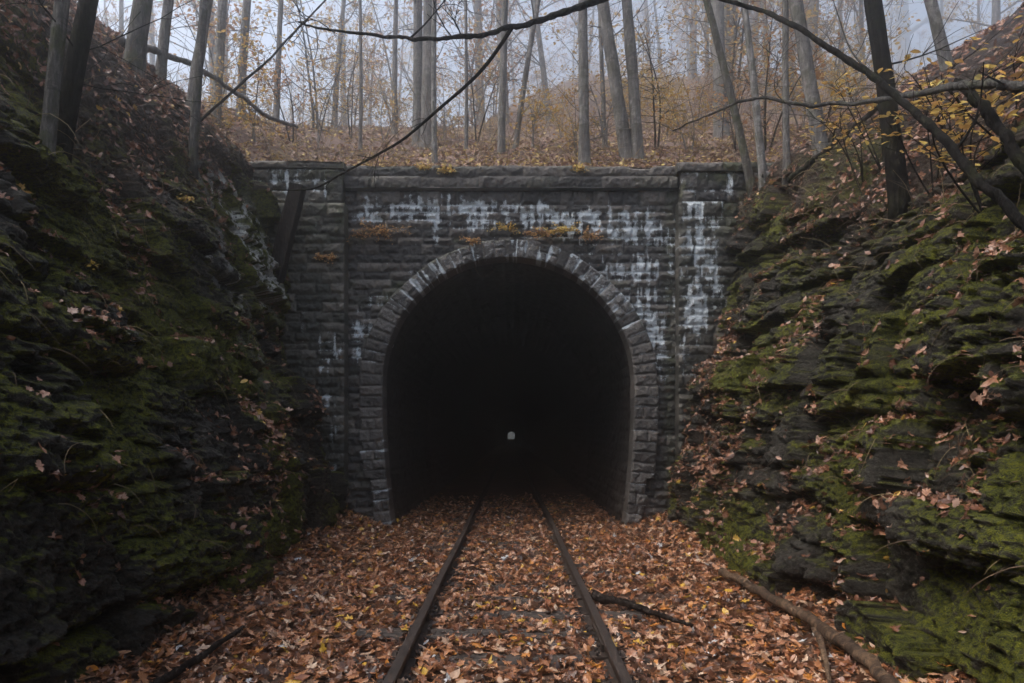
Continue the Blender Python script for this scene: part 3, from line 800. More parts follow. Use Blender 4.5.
def sleeper_mesh(seed):
    nx, k = 80, 0
    xs = np.linspace(-1.27, 1.27, nx)
    sec = np.array([(-.11, -.13), (-.115, -.03), (-.10, -.003), (-.05, 0), (0, .002), (.05, 0), (.10, -.004), (.115, -.03), (.11, -.13)])
    V = np.stack([np.full((nx, len(sec)), 0) + xs[:, None], sec[None, :, 0] + 0 * xs[:, None], sec[None, :, 1] + 0 * xs[:, None]], -1)
    V[..., 1] += .025 * fbm(V[..., 0] * 3, V[..., 2] * 9, 0, seed, 3); V[..., 2] += .025 * fbm(V[..., 0] * 4, V[..., 1] * 25, 0, seed + 2, 3)
    mb = MB(); mb.add(V.reshape(-1, 3), grid_faces(nx, len(sec)))
    i = np.arange(nx * len(sec)).reshape(nx, len(sec))
    for row in (i[0], i[-1][::-1]): mb.f.setdefault(len(sec), []).append(row[None])
    return mb
sl_protos = [sleeper_mesh(600 + q).build('sleeper', M['timber'], track) for q in range(3)]
r_ = np.random.default_rng(9)
for q in range(22):
    o = sl_protos[q] if q < 3 else sl_protos[q % 3].copy()
    if q >= 3: COL.objects.link(o); o.parent = track
    o.location = (r_.uniform(-.05, .05), 3.35 + .62 * q - 3, -.130 + r_.uniform(-.02, .014)); o.rotation_euler = (r_.uniform(-.03, .03), r_.uniform(-.012, .012), r_.uniform(-.03, .03) + (math.pi if q % 2 else 0))

def box(mb, c, s):
    c = np.array(c, float); s = np.array(s, float) / 2
    V = np.array([[c[0] + a * s[0], c[1] + b * s[1], c[2] + d * s[2]] for a in (-1, 1) for b in (-1, 1) for d in (-1, 1)])
    mb.add(V, np.array([(0, 1, 3, 2), (4, 6, 7, 5), (0, 4, 5, 1), (2, 3, 7, 6), (0, 2, 6, 4), (1, 5, 7, 3)]))
for q in range(9):
    for sx in (-.755, .755):
        mb = MB(); box(mb, (0, 0, -.118), (.27, .17, .016))
        for e in (-1, 1):
            for g in (-1, 1): mb.tube([(e * .088, g * .05, -.13), (e * .085, g * .05, -.088)], .010, 8); mb.tube([(e * .08, g * .05, -.090), (e * .08, g * .05, -.078)], [.019, .014], 8)
        o = mb.build('tie_plate', M['steel'], track, smooth=False); o.location = (sx, 3.35 + .62 * q - 3, 0)
for sx, yy in ((-.755, 6.45), (.755, 5.55)):
    for e in (-1, 1):
        mb = MB(); box(mb, (e * .030, 0, -.080), (.022, .62, .062))
        for k in range(4): mb.tube([(e * .038, -.22 + k * .147, -.08), (e * .066, -.22 + k * .147, -.08)], .014, 6)
        o = mb.build('joint_bar', M['steel'], track, smooth=False); o.location = (sx, yy - 3, 0)

# ------------------------------------------------------------------ trees
def curve_pts(p0, d, L, n, bend, r, up=0.0):
    p = np.array(p0, float); d = np.array(d, float); d /= np.linalg.norm(d)
    out = [p.copy()]
    b = r.normal(0, 1, 3) * bend
    for i in range(n):
        d = d + b / n + r.normal(0, bend * .35, 3) / math.sqrt(n) + np.array([0, 0, up / n]); d /= np.linalg.norm(d)
        p = p + d * L / n; out.append(p.copy())
    return np.array(out)

def limb(mb, leaves, p0, d, L, rad, depth, r, up, leafy, sides=6):
    n = max(4, int(5 + L * 1.2))
    pts = curve_pts(p0, d, L, n, .55 if depth else .4, r, up)
    rr = np.linspace(rad, max(rad * .2, .003), n + 1)
    mb.tube(pts, rr, sides if depth == 0 else (5 if depth == 1 else 3), cap=False)
    if depth < 2:
        m = int(r.integers(4, 7)) if depth == 0 else int(r.integers(3, 6))
        for q in range(m):
            t = r.uniform(.22, .97); k = int(t * n); pp = pts[k]
            dd = pts[min(k + 1, n)] - pts[max(k - 1, 0)]; dd /= np.linalg.norm(dd) + 1e-9
            side = r.normal(size=3); side -= side.dot(dd) * dd; side /= np.linalg.norm(side)
            limb(mb, leaves, pp, dd * .7 + side * r.uniform(.6, 1.1), L * r.uniform(.28, .55) * (1.1 - .4 * t), rr[k] * .6, depth + 1, r, up * .5, leafy)
    if depth >= 1 and leafy:
        k = r.poisson(leafy)
        for q in range(k): leaves.append(pts[int(r.integers(1, n + 1))] + r.normal(0, .10, 3))

def tree(name, base, lean, height, rad, seed, bark, leafm, label, group=None, first=.33, nl=14, leafy=2.0, leaf=(.09, .16), flare=1.6, bendy=.1, fine=True, crown_spread=.30, roots=0):
    r = np.random.default_rng(seed)
    root = empty(name, base)
    tag(root, label, 'tree', group)
    n = int(height / (.22 if fine else .7))
    l = np.array(lean, float); l /= np.linalg.norm(l)
    t = np.linspace(0, 1, n + 1)
    a1, a2 = r.uniform(0, 6.28, 2)
    wob = bendy * height * .12
    pts = l[None] * (t * height)[:, None] + np.stack([np.sin(t * 5 + a1) - math.sin(a1), np.sin(t * 4.2 + a2) - math.sin(a2), 0 * t], -1) * wob * .35
    pts[:, 2] -= .35 * (1 - t) ** 8
    rr = rad * (1 - .80 * t ** 1.1) * (1 + (flare - 1) * np.exp(-t * height / (rad * 2.2)))
    mb = MB(); mb.tube(pts, rr, 14 if fine else 8, rough=.16 if fine else .06, seed=seed % 50)
    leaves = []
    for q in range(nl):
        tt = first + (1 - first) * ((q + r.random()) / nl)
        k = min(n, int(tt * n)); p = pts[k]
        ang = r.uniform(0, 6.28)
        d = np.array([math.cos(ang), math.sin(ang), r.uniform(.3, 1.3)])
        limb(mb, leaves, p, d, height * crown_spread * (1.15 - .75 * (tt - first) / (1 - first)) * r.uniform(.5, 1.1), max(rr[k] * (.36 if fine else .24), .012), 0, r, .35, leafy)
    if fine:
        for q in range(9):
            hh = r.uniform(.8, 6.0); k = min(n, int(hh / height * n)); ang = r.uniform(0, 6.28)
            limb(mb, [], pts[k], (math.cos(ang), math.sin(ang), r.uniform(-.2, .7)), r.uniform(.4, 1.7), max(rr[k] * r.uniform(.06, .14), .006), 1, r, .1, 0)
    for q in range(roots):
        ang = r.uniform(0, 6.28); d = np.array([math.cos(ang), -abs(math.sin(ang)) * .6, -.9])
        mb.tube(curve_pts((0, 0, .10), d, r.uniform(.3, .65), 10, .9, r, -1.2), np.linspace(rad * .5, .006, 11), 6, cap=False)
    mb.build('trunk', M[bark], root)
    if leaves:
        P = np.array(leaves); lb = MB()
        scatter(lb, P, np.tile([0, 0, 1.0], (len(P), 1)), r.uniform(leaf[0], leaf[1], len(P)), [SMALL, DIAMOND], .7, r)
        lb.build('crown', M[leafm], root, smooth=False)
    return root

# (base px, top px at the upper edge of the picture, width px, bark, label) - read off the photograph as directions, then set down on the terrain
NEAR = [
 ((47,140),(62,0),14,'mossy_bark','slender mottled mossy tree at far left, in front of a thick black stem',.0),
 ((58,128),(81,0),18,'dark_bark','thick black stem leaning right just behind the slender mottled tree at far left',.0),
 ((134,66),(141,0),18,'mossy_bark','stout grey tree with exposed roots on the crest of the left bank',.2),
 ((162,74),(169,0),10,'grey_bark','grey tree directly right of the stout one on the left bank crest',.0),
 ((190,104),(208,0),11,'grey_bark','grey tree leaning right on the left bank, crossed by a fallen bough',.0),
 ((195,152),(206,0),9,'mossy_bark','lowest tree of the left bank, standing on the mossy rock',.0),
 ((215,118),(221,0),10,'pale_bark','pale hazy tree right of the crossed pair on the left bank',.0),
 ((240,118),(248,0),9,'grey_bark','straight hazy tree behind the left end of the portal coping',.0),
 ((276,122),(283,0),6,'grey_bark','slim foggy tree above the fallen bough end at the left',.0),
 ((334,128),(342,0),6,'grey_bark','slim foggy tree above the left pier of the portal',.0),
 ((360,152),(363,0),4,'grey_bark','very thin tree left of the big trunk cluster',.0),
 ((395,134),(398,0),6,'grey_bark','hazy trunk close on the left of the big trunk cluster',.0),
 ((418,146),(422,0),11,'grey_bark','left trunk of the cluster of three above the portal',.0),
 ((428,149),(434,0),15,'grey_bark','thickest trunk of the cluster of three above the portal',.0),
 ((435,165),(436,0),6,'pale_bark','slim pale tree in front of the thick trunk, at the wall edge',.0),
 ((466,151),(469,0),4,'grey_bark','thin dark sapling trunk right of the trunk cluster',.0),
 ((501,153),(501,0),8,'grey_bark','straight medium tree in the middle above the arch crown',.0),
 ((514,148),(540,0),6,'grey_bark','slim tree leaning strongly right behind the middle of the portal',.0),
 ((585,165),(578,0),11,'grey_bark','upright grey tree growing at the wall edge left of the leaning pair',.0),
 ((630,160),(599,0),14,'grey_bark','thick grey tree leaning left from the base of the pair above the portal',.0),
 ((639,161),(629,0),12,'grey_bark','straighter right tree of the pair above the portal',.0),
 ((605,146),(603,0),5,'grey_bark','thin hazy tree seen between the leaning pair and the upright tree',.0),
 ((722,138),(722,0),14,'grey_bark','large hazy tree standing back behind the right pier',.0),
 ((750,178),(708,0),8,'mossy_bark','left stem of the twin birches over the right pier, leaning left',.0),
 ((761,178),(744,0),8,'pale_bark','right stem of the twin birches over the right pier',.0),
 ((784,164),(788,0),7,'grey_bark','slim upright tree right of the twin birches',.0),
 ((822,143),(797,0),14,'grey_bark','thick grey tree leaning left at the foot of the right slope',.0),
 ((836,104),(808,0),6,'grey_bark','slim curved tree behind the thick leaning one on the right',.0),
 ((900,190),(872,0),18,'dark_bark','dark tree with pale peeling foot on the right slope',.0),
 ((909,72),(900,0),22,'grey_bark','broadest grey-brown tree on top of the right slope',.0),
 ((950,56),(931,0),11,'grey_bark','mossy tree leaning left near the top right corner',.0),
]
for i, ((bx, by), (tx, ty), w, bark, label, _) in enumerate(NEAR):
    b = ray(bx, by)
    top = at(tx, ty, b.y)
    d = np.array(top) - np.array(b); d[2] = max(d[2], 1.0)
    rad = w / 2 / F * b.y
    near = b.y < 13
    roots = 7 if i in (2, 24, 23) else 0
    H = float(np.clip(9 + rad * 26, 9, 19)); H = max(H, np.linalg.norm(d) * 1.5)
    tree('tree', tuple(b), d, H, rad, 700 + i, bark, 'yellow_leaf' if i % 3 else 'orange_leaf', label, None,
         first=float(np.clip(np.linalg.norm(d) * (1.0 if near else .75) / H, .3, .8)), nl=9, leafy=1.2, bendy=.10 if near else .14, roots=roots, flare=1.45)

# trees fading into the fog: six made, then copied
FAR = []
for q in range(6):
    FAR.append(tree('tree', (0, 0, 0), (.05 * math.sin(q * 2.1), .03, 1), 20 + 2 * (q % 3), .17 + .05 * (q % 4), 800 + q, 'grey_bark', 'yellow_leaf' if q % 2 else 'orange_leaf', '', None, first=.12, nl=20, leafy=2.6, leaf=(.14, .26), fine=False, flare=1.35, bendy=.2, crown_spread=.24))
rf = np.random.default_rng(33)
used = []
ZONES = [('slim grey tree fading into fog, left of the thick trunk cluster', 'foggy trees behind the left side'),
         ('slim grey tree fading into fog, between the trunk cluster and the leaning pair', 'foggy trees behind the arch'),
         ('slim grey tree fading into fog, right of the leaning pair', 'foggy trees on the right rise')]
nfar = 0
def far_spot():
    y = 36 + 104 * rf.random() ** 1.1
    x = rf.uniform(-.80, .80) * y
    return x, y
while nfar < 115:
    x, y = far_spot()
    if any((x - a) ** 2 + (y - b) ** 2 < (1.6 + y * .02) ** 2 for a, b in used): continue
    px = CX + F * x / y
    used.append((x, y))
    z = float(wood_h(x, y)) - .2
    o = FAR[nfar] if nfar < 6 else copy_tree(FAR[int(rf.integers(0, 6))])
    o.location = (x, y, z); s = rf.uniform(.75, 1.25); o.scale = (s, s, s * rf.uniform(.9, 1.15)); o.rotation_euler = (rf.normal(0, .03), rf.normal(0, .03), rf.uniform(0, 6.28))
    zi = 0 if px < 425 else (1 if px < 635 else 2)
    tag(o, ZONES[zi][0], 'tree', ZONES[zi][1]); nfar += 1

# understory saplings with thin yellow foliage
def sapling(seed, H, leafm, dens, leaf):
    r = np.random.default_rng(seed); root = empty('sapling')
    mb = MB(); leaves = []
    stems = int(r.integers(1, 3))
    for s in range(stems):
        pts = curve_pts((r.normal(0, .05), r.normal(0, .05), -.15), (r.normal(0, .18), r.normal(0, .18), 1), H * r.uniform(.7, 1), 14, .35, r)
        rr = np.linspace(.028, .006, 15) * (H / 4) ** .5; mb.tube(pts, rr, 6, cap=False)
        for q in range(int(9 + H * 2)):
            k = int(r.integers(3, 14)); ang = r.uniform(0, 6.28)
            limb(mb, leaves, pts[k], (math.cos(ang), math.sin(ang), r.uniform(-.05, .5)), H * r.uniform(.14, .34), max(rr[k] * .5, .005), 1, r, .1, dens)
    mb.build('stem', M['dark_bark'] if seed % 2 else M['grey_bark'], root)
    P = np.array(leaves); lb = MB()
    scatter(lb, P, np.tile([0, 0, 1.0], (len(P), 1)), r.uniform(leaf[0], leaf[1], len(P)), [SMALL], .45, r)
    lb.build('foliage', M[leafm], root, smooth=False)
    return root
SAP = [sapling(900 + q, 2.6 + .9 * (q % 4), ('yellow_leaf', 'orange_leaf')[1 if q == 1 else 0], 2.8, (.06, .12)) for q in range(5)]
spots = [(252,140),(290,142),(318,150),(352,138),(385,140),(455,140),(478,142),(535,150),(560,142),(575,155),(608,150),(655,150),(668,138),(690,152),(700,128),(735,150),(770,150),(800,130),(300,128),(220,128),(540,120),(650,110),(680,100),(340,132),(490,138),(712,112),(765,128),(850,118)]
for q, (px, py) in enumerate(spots):
    b = ray(px, py, 13.3)
    o = SAP[q] if q < 5 else copy_tree(SAP[int(rf.integers(0, 5))])
    o.location = b; s = rf.uniform(.6, 1.2); o.scale = (s, s, s); o.rotation_euler = (0, 0, rf.uniform(0, 6.28))
    zi = 0 if px < 425 else (1 if px < 635 else 2)
    tag(o, ['thin sapling with sparse yellow leaves on the woodland floor, left of the trunk cluster', 'thin sapling with sparse yellow leaves on the woodland floor above the arch', 'thin sapling with sparse yellow leaves on the woodland floor, right of the leaning pair'][zi], 'sapling', ['saplings behind the left side', 'saplings behind the arch', 'saplings on the right rise'][zi])

for q in range(34):
    y = rf.uniform(22, 62); px = rf.uniform(215, 860); x = (px - CX) / F * y
    o = copy_tree(SAP[int(rf.integers(0, 5))]); s = rf.uniform(1.1, 2.2)
    o.location = (x, y, float(wood_h(x, y))); o.scale = (s, s, s); o.rotation_euler = (0, 0, rf.uniform(0, 6.28))
    zi = 0 if px < 425 else (1 if px < 635 else 2)
    tag(o, ['thin sapling with sparse yellow leaves on the woodland floor, left of the trunk cluster', 'thin sapling with sparse yellow leaves on the woodland floor above the arch', 'thin sapling with sparse yellow leaves on the woodland floor, right of the leaning pair'][zi], 'sapling', ['saplings behind the left side', 'saplings behind the arch', 'saplings on the right rise'][zi])

# yellow-leaved saplings spreading flat sprays over the right slope
def spray(base, tips, seed, label, n_leaf=24, leaf=(.06, .115), leafm='yellow_leaf'):
    r = np.random.default_rng(seed); root = tag(empty('sapling', tuple(base)), label, 'sapling', 'yellow-leaved saplings on the right slope')
    b = np.array(base); mb = MB(); L = []
    for t in tips:
        t = np.array(t) - b
        mid = t * .35 + np.array([r.normal(0, .2), .3, .55 * np.linalg.norm(t)])
        s = np.linspace(0, 1, 14)[:, None]
        pts = (1 - s) ** 2 * np.array([0, 0, -.1]) + 2 * s * (1 - s) * mid + s * s * t
        mb.tube(pts, np.linspace(.010, .003, 14), 5, cap=False)
        for q in range(7):
            k = int(r.integers(5, 14)); dd = pts[min(k, 13)] - pts[k - 2]; dd /= np.linalg.norm(dd)
            sd = np.array([r.normal(), r.normal(), r.normal() * .25]); d = dd + sd * .8; d[2] *= .3
            tw = curve_pts(pts[k], d, r.uniform(.25, .6), 6, .4, r)
            mb.tube(tw, np.linspace(.005, .002, 7), 3, cap=False)
            for j in range(r.poisson(n_leaf / 7 + 1)): L.append(tw[int(r.integers(1, 7))] + r.normal(0, .045, 3) * [1, 1, .5])
    mb.build('stem', M['dark_bark'], root)
    P = np.array(L); lb = MB()
    scatter(lb, P, np.tile([0, -.25, 1.0], (len(P), 1)), r.uniform(leaf[0], leaf[1], len(P)), [LT[4], LT[5], SMALL], .35, r)
    lb.build('foliage', M[leafm], root, smooth=False)
SPR = [((880,165),[(835,82),(850,95),(880,88),(905,72)],'yellow sapling beside the dark tree on the right slope'),
       ((955,150),[(905,70),(930,85),(960,62),(985,75)],'yellow sapling in front of the broad grey tree'),
       ((1010,140),[(960,95),(985,105),(1010,55),(1030,60)],'yellow sapling near the right picture edge under the arching limb'),
       ((860,185),[(805,115),(825,120),(842,108),(858,128)],'low yellow sapling over the two fallen poles on the right'),
       ((985,205),[(945,110),(965,122),(990,130),(1020,90)],'yellow sapling under the arching limb, lower on the right slope'),
       ((930,190),[(900,112),(925,108),(945,128)],'small yellow sapling between dark tree and crossing stem')]
for q, (bp, tips, lb) in enumerate(SPR):
    b = ray(*bp); spray(b, [at(x, y, b.y - .25 + .15 * k) for k, (x, y) in enumerate(tips)], 950 + q, lb)

# ------------------------------------------------------------------ bent stems, boughs and logs
def smooth_path(ctrl, n=60):
    c = np.array(ctrl, float); k = np.linspace(0, len(c) - 1, n); i = np.clip(np.floor(k).astype(int), 0, len(c) - 2); f = (k - i)[:, None]
    g = lambda j: c[np.clip(j, 0, len(c) - 1)]
    p0, p1, p2, p3 = g(i - 1), g(i), g(i + 1), g(i + 2)
    return p1 + .5 * f * (p2 - p0 + f * (2 * p0 - 5 * p1 + 4 * p2 - p3 + f * (3 * (p1 - p2) + p3 - p0)))

def bough(name, ctrl, r0, r1, bark, label, cat, twigs=0, seed=0, forks=(), twig_len=.5, group=None):
    """one stem; forks are further stems (control points, start radius) that become branch children"""
    r = np.random.default_rng(seed)
    pts = smooth_path(ctrl, max(40, 12 * len(ctrl)))
    o0 = pts[0].copy()
    root = tag(empty(name, tuple(o0)), label, cat, group)
    i_ = np.arange(len(pts)); kw = r0 * .9 * sstep(0, 6, i_) 
    pts = pts + np.stack([fbm(i_ * .21, seed * 1.0, 0, 3, 3), fbm(i_ * .21, seed * 1.0, 5, 4, 3), fbm(i_ * .21, seed * 1.0, 9, 5, 3)], -1) * kw[:, None] * 1.1
    mb = MB(); rr = np.linspace(r0, r1, len(pts)) * (1 + .10 * np.sin(i_ * 1.7) + .35 * fbm(i_ * .3, seed * 1.0, 0, 7, 3))
    mb.tube(pts - o0, rr, 10, rough=.14, seed=seed % 40)
    for q in range(twigs):
        k = int(r.integers(4, len(pts) - 1)); d = pts[min(k + 1, len(pts) - 1)] - pts[k - 1]; d /= np.linalg.norm(d)
        sd = r.normal(size=3); sd -= sd.dot(d) * d; sd /= np.linalg.norm(sd)
        limb(mb, [], pts[k] - o0, d * .8 + sd, twig_len * r.uniform(.4, 1.2), max(rr[k] * .35, .003), 1, r, .0, 0)
    mb.build('stem', M[bark], root)
    for q, (fc, fr) in enumerate(forks):
        fp = smooth_path(fc, 40); fb = MB(); fb.tube(fp - o0, np.linspace(fr, max(fr * .3, .003), len(fp)), 8, rough=.12, seed=q)
        for t in range(4):
            k = int(r.integers(6, 39)); d = fp[k] - fp[k - 2]; d /= np.linalg.norm(d); sd = r.normal(size=3); sd /= np.linalg.norm(sd)
            limb(fb, [], fp[k] - o0, d + sd * .7, .35 * r.uniform(.4, 1.2), .004, 1, r, 0, 0)
        fb.build('branch', M[bark], root)
    return root

def path(pts): return [at(*p) for p in pts]
# long bare stem arching over the right slope, rooted low on the right bank
c = path([(1075,285,3.5),(1024,227,3.7),(975,176,3.95),(930,126,4.3),(890,91,4.7),(850,62,5.1),(800,28,5.6),(760,10,6.4),(718,-2,6.6),(660,-18,6.9),(590,-25,7.2)])
g0 = c[0].copy(); g0[2] = terrain_h(g0[0] + .25, g0[1]) - .3; g0[0] += .3
bough('bent_sapling', [g0] + c, .030, .016, 'dark_bark', 'long bare black stem slanting down across the upper right', 'bent sapling', 3, 1001)
c = path([(1120,98,4.3),(1070,88,4.5),(1024,86,4.5),(985,85,4.7),(950,88,5.0),(900,97,5.8),(850,103,7.3),(800,105,7.6),(760,97,7.9),(725,108,8.2),(690,124,8.5),(672,131,8.7)])
g0 = c[0].copy(); g0[0] += .5; g0[2] = terrain_h(g0[0], g0[1]) - .25
bough('bent_sapling', [g0] + c, .042, .008, 'limb_bark', 'grey bowed limb reaching level from the right edge, crossing the black stem', 'bent sapling', 3, 1002,
      [(path([(905,96,5.8),(880,80,6.1),(852,52,6.6),(838,15,6.7),(830,-10,6.8)]), .012), (path([(790,106,7.6),(775,90,7.6),(780,60,7.65),(800,40,7.7)]), .007)], .4)
c = path([(960,-95,5.2),(860,-80,5.4),(740,-50,5.6),(660,-22,5.8),(600,0,6.0),(550,17,6.2),(512,28,6.3),(470,37,6.4),(430,40,6.5),(390,37,6.6),(340,33,6.8),(300,24,7.0)])
g0 = c[0].copy(); g0[0] += 1.6; g0[2] = terrain_h(g0[0], g0[1]) - .2
gm = c[0] * .4 + g0 * .6; gm[2] += .4
bough('bent_sapling', [g0, gm] + c, .050, .009, 'dark_bark', 'dark forked bough hanging in from the top, its lower fork pointing to the left pier', 'bent sapling', 5, 1003,
      [(path([(512,28,6.3),(490,60,6.35),(470,82,6.4),(440,108,6.5),(405,138,6.6),(375,156,6.7),(345,172,6.8),(318,187,6.9),(300,190,7.0),(272,190,7.1)]), .019),
       (path([(408,40,6.55),(425,24,6.5),(445,0,6.5),(455,-15,6.5)]), .010), (path([(462,38,6.4),(455,22,6.4),(440,5,6.4)]), .008), (path([(335,33,6.8),(310,20,6.85),(285,45,6.9)]), .005)], .45)
def resting(pixels, y0, y1):
    n = len(pixels); return [at(px, py, y0 + (y1 - y0) * k / (n - 1)) for k, (px, py) in enumerate(pixels)]
y1 = ray(134, 66).y
bough('fallen_bough', resting([(120,40),(150,50),(190,64),(230,89),(268,116),(297,127)], y1 + .6, 13.6), .062, .030, 'grey_bark', 'grey fallen bough sloping down from behind the stout tree on the left bank', 'fallen branch', 3, 1004)
y1 = ray(203, 120, 8).y
bough('leaning_pole', resting([(200,121),(240,85),(270,58),(300,26),(325,0),(345,-25)], y1 - .1, y1 + 1.5), .022, .010, 'dark_bark', 'thin dead pole leaning up to the right above the left bank', 'dead stem', 2, 1005)
b = ray(795, 178)
bough('fallen_pole', resting([(788,181),(815,160),(845,136),(882,104)], b.y, b.y - .9), .055, .035, 'dark_bark', 'thick black fallen pole below the yellow sapling on the right slope', 'fallen branch', 2, 1006)
bough('fallen_pole', resting([(800,180),(830,152),(855,134),(880,112)], b.y - .2, b.y - .8), .018, .010, 'tan_wood', 'thin brown fallen stick lying just under the thick black pole', 'fallen branch', 1, 1007)
b = ray(1015, 190)
c = path([(1090,255,4.3),(1024,165,4.6),(995,122,4.8),(975,100,4.95),(958,80,5.1)])
bough('fallen_bough', c, .042, .030, 'dark_bark', 'short black stem propped under the grey bowed limb at right edge', 'dead stem', 0, 1008)
b = ray(925, 60)
bough('fallen_bough', resting([(905,62),(930,52),(960,39),(990,27),(1024,14),(1060,0)], b.y - .3, b.y - 1.4), .035, .045, 'dark_bark', 'dark bough rising to the right edge in the top right corner', 'fallen branch', 3, 1009)
# on the leaves beside the track
def ground_path(pix, lift):
    out = []
    for px, py in pix:
        y = 3.0
        while y < 13 and CZ + (CY - py) / F * y > float(ground_h((px - CX) / F * y, y)) + lift: y += .01
        p = at(px, py, y); out.append(p)
    return out
bough('fallen_branch', ground_path([(594,595),(612,600),(637,608),(662,616),(692,624)], .10), .048, .016, 'wet_wood', 'short dark branch lying in the leaves against the right rail', 'fallen branch', 1, 1010, twig_len=.25)
c = ground_path([(722,572),(745,583),(770,597),(807,617),(838,638),(866,660),(900,690)], .12)
f = ground_path([(813,622),(820,640),(826,662),(831,690)], .09)
bough('fallen_log', c, .042, .046, 'tan_wood', 'long forked brown branch lying on leaves at the foot of the right rock', 'fallen branch', 0, 1011, [(f, .036)])
bough('fallen_branch', ground_path([(243,627),(222,642),(198,659),(160,682),(140,694)], .07), .016, .036, 'wet_wood', 'dark wet branch lying in leaves left of the track', 'fallen branch', 0, 1012)

# leaning rotten beam against the left pier
def beam():
    top, bot = at(298, 187, 12.05), at(272, 292, 11.75)
    d = bot - top; root = tag(empty('leaning_beam', tuple(bot)), 'rotten dark timber beam leaning beside the left pier of the portal', 'beam')
    n = 40; t = np.linspace(0, 1, n); mb = MB()
    w = .115; sec = np.array([(-1, -1), (-.9, -1.05), (.9, -1.05), (1, -1), (1.05, .9), (1, 1), (-1, 1), (-1.05, .9)]) * w
    ax = d / np.linalg.norm(d); u = np.cross(ax, [0, 1, 0]); u /= np.linalg.norm(u); v = np.cross(ax, u)
    V = (top - bot)[None, None] + d[None, None] * t[:, None, None] + sec[None, :, 0:1] * u + sec[None, :, 1:2] * v
    V = V + (.03 * fbm(V[..., 0] * 9, V[..., 1] * 9, V[..., 2] * 3, 5, 3))[..., None] * u
    i = np.arange(n * 8).reshape(n, 8)
    mb.add(V.reshape(-1, 3), np.stack([i[:-1], np.roll(i[:-1], -1, 1), np.roll(i[1:], -1, 1), i[1:]], -1).reshape(-1, 4))
    mb.f.setdefault(8, []).append(i[0][::-1][None]); mb.f[8].append(i[-1][None])
    mb.build('beam', M['wet_wood'], root, smooth=False)
beam()

# withered ferns and grass rooted in the joints of the portal
def fern(px, py, y, n, L, seed, label, leafm='orange_leaf', droop=.9):
    r = np.random.default_rng(seed); b = at(px, py, y); root = tag(empty('fern', tuple(b)), label, 'fern', 'withered ferns on the portal')
    mb = MB(); lv = MB(); P = []
    for q in range(n):
        a = r.uniform(math.pi * .95, math.pi * 2.05)
        pts = curve_pts((r.normal(0, L * .35), .02, 0), (math.cos(a), math.sin(a) * .5, r.uniform(0, .6)), L * r.uniform(.5, 1.1), 9, .3, r, -droop)
        mb.tube(pts, np.linspace(.006, .002, 10), 3, cap=False)
        for k in range(2, 10):
            for j in range(2): P.append(pts[k] + r.normal(0, .018, 3))
    mb.build('stalk', M['stalk'], root)
    P = np.array(P); scatter(lv, P, np.tile([0, -.6, .8], (len(P), 1)), r.uniform(.03, .06, len(P)), [SMALL], .5, r)
    lv.build('foliage', M[leafm], root, smooth=False)
fern(376, 232, 12.56, 30, .42, 1101, 'orange withered fern tuft on the left of the portal wall')
fern(505, 229, 12.58, 12, .22, 1102, 'small yellow fern above the left of the arch crown', 'yellow_leaf')
fern(538, 234, 12.57, 16, .28, 1103, 'orange fern trailing directly over the arch crown')
fern(562, 231, 12.57, 26, .30, 1104, 'bushy yellow fern right of the arch crown', 'yellow_leaf')
fern(592, 236, 12.57, 14, .25, 1105, 'thin orange fern farthest right over the arch')
fern(470, 240, 12.58, 10, .2, 1106, 'sparse brown fern left of the arch crown')
fern(328, 257, 12.30, 10, .25, 1107, 'orange fern line on the left pier beside the beam')
fern(92, 268, 5.9, 5, .20, 1108, 'bright yellow leaf sprig on the left rock face', 'yellow_leaf')
fern(187, 199, 8.6, 6, .16, 1109, 'small yellow sprig under the mossy block on the left', 'yellow_leaf')
fern(447, 171, 12.62, 14, .16, 1110, 'yellow-green grass tuft in the wide gap of the coping', 'yellow_leaf')
fern(424, 168, 12.66, 10, .13, 1111, 'small yellow tuft on the coping left of the wide gap', 'yellow_leaf')
fern(577, 170, 12.62, 11, .14, 1112, 'yellowish tuft in the coping gap under the upright tree', 'yellow_leaf')
# dry root hanging in the tunnel mouth
bough('hanging_root', path([(474,262,12.9),(476,270,12.8),(482,277,12.75),(490,274,12.75),(496,268,12.8)]), .008, .004, 'tan_wood', 'thin curled root hanging inside the crown of the arch', 'root', 1, 1013, twig_len=.15)

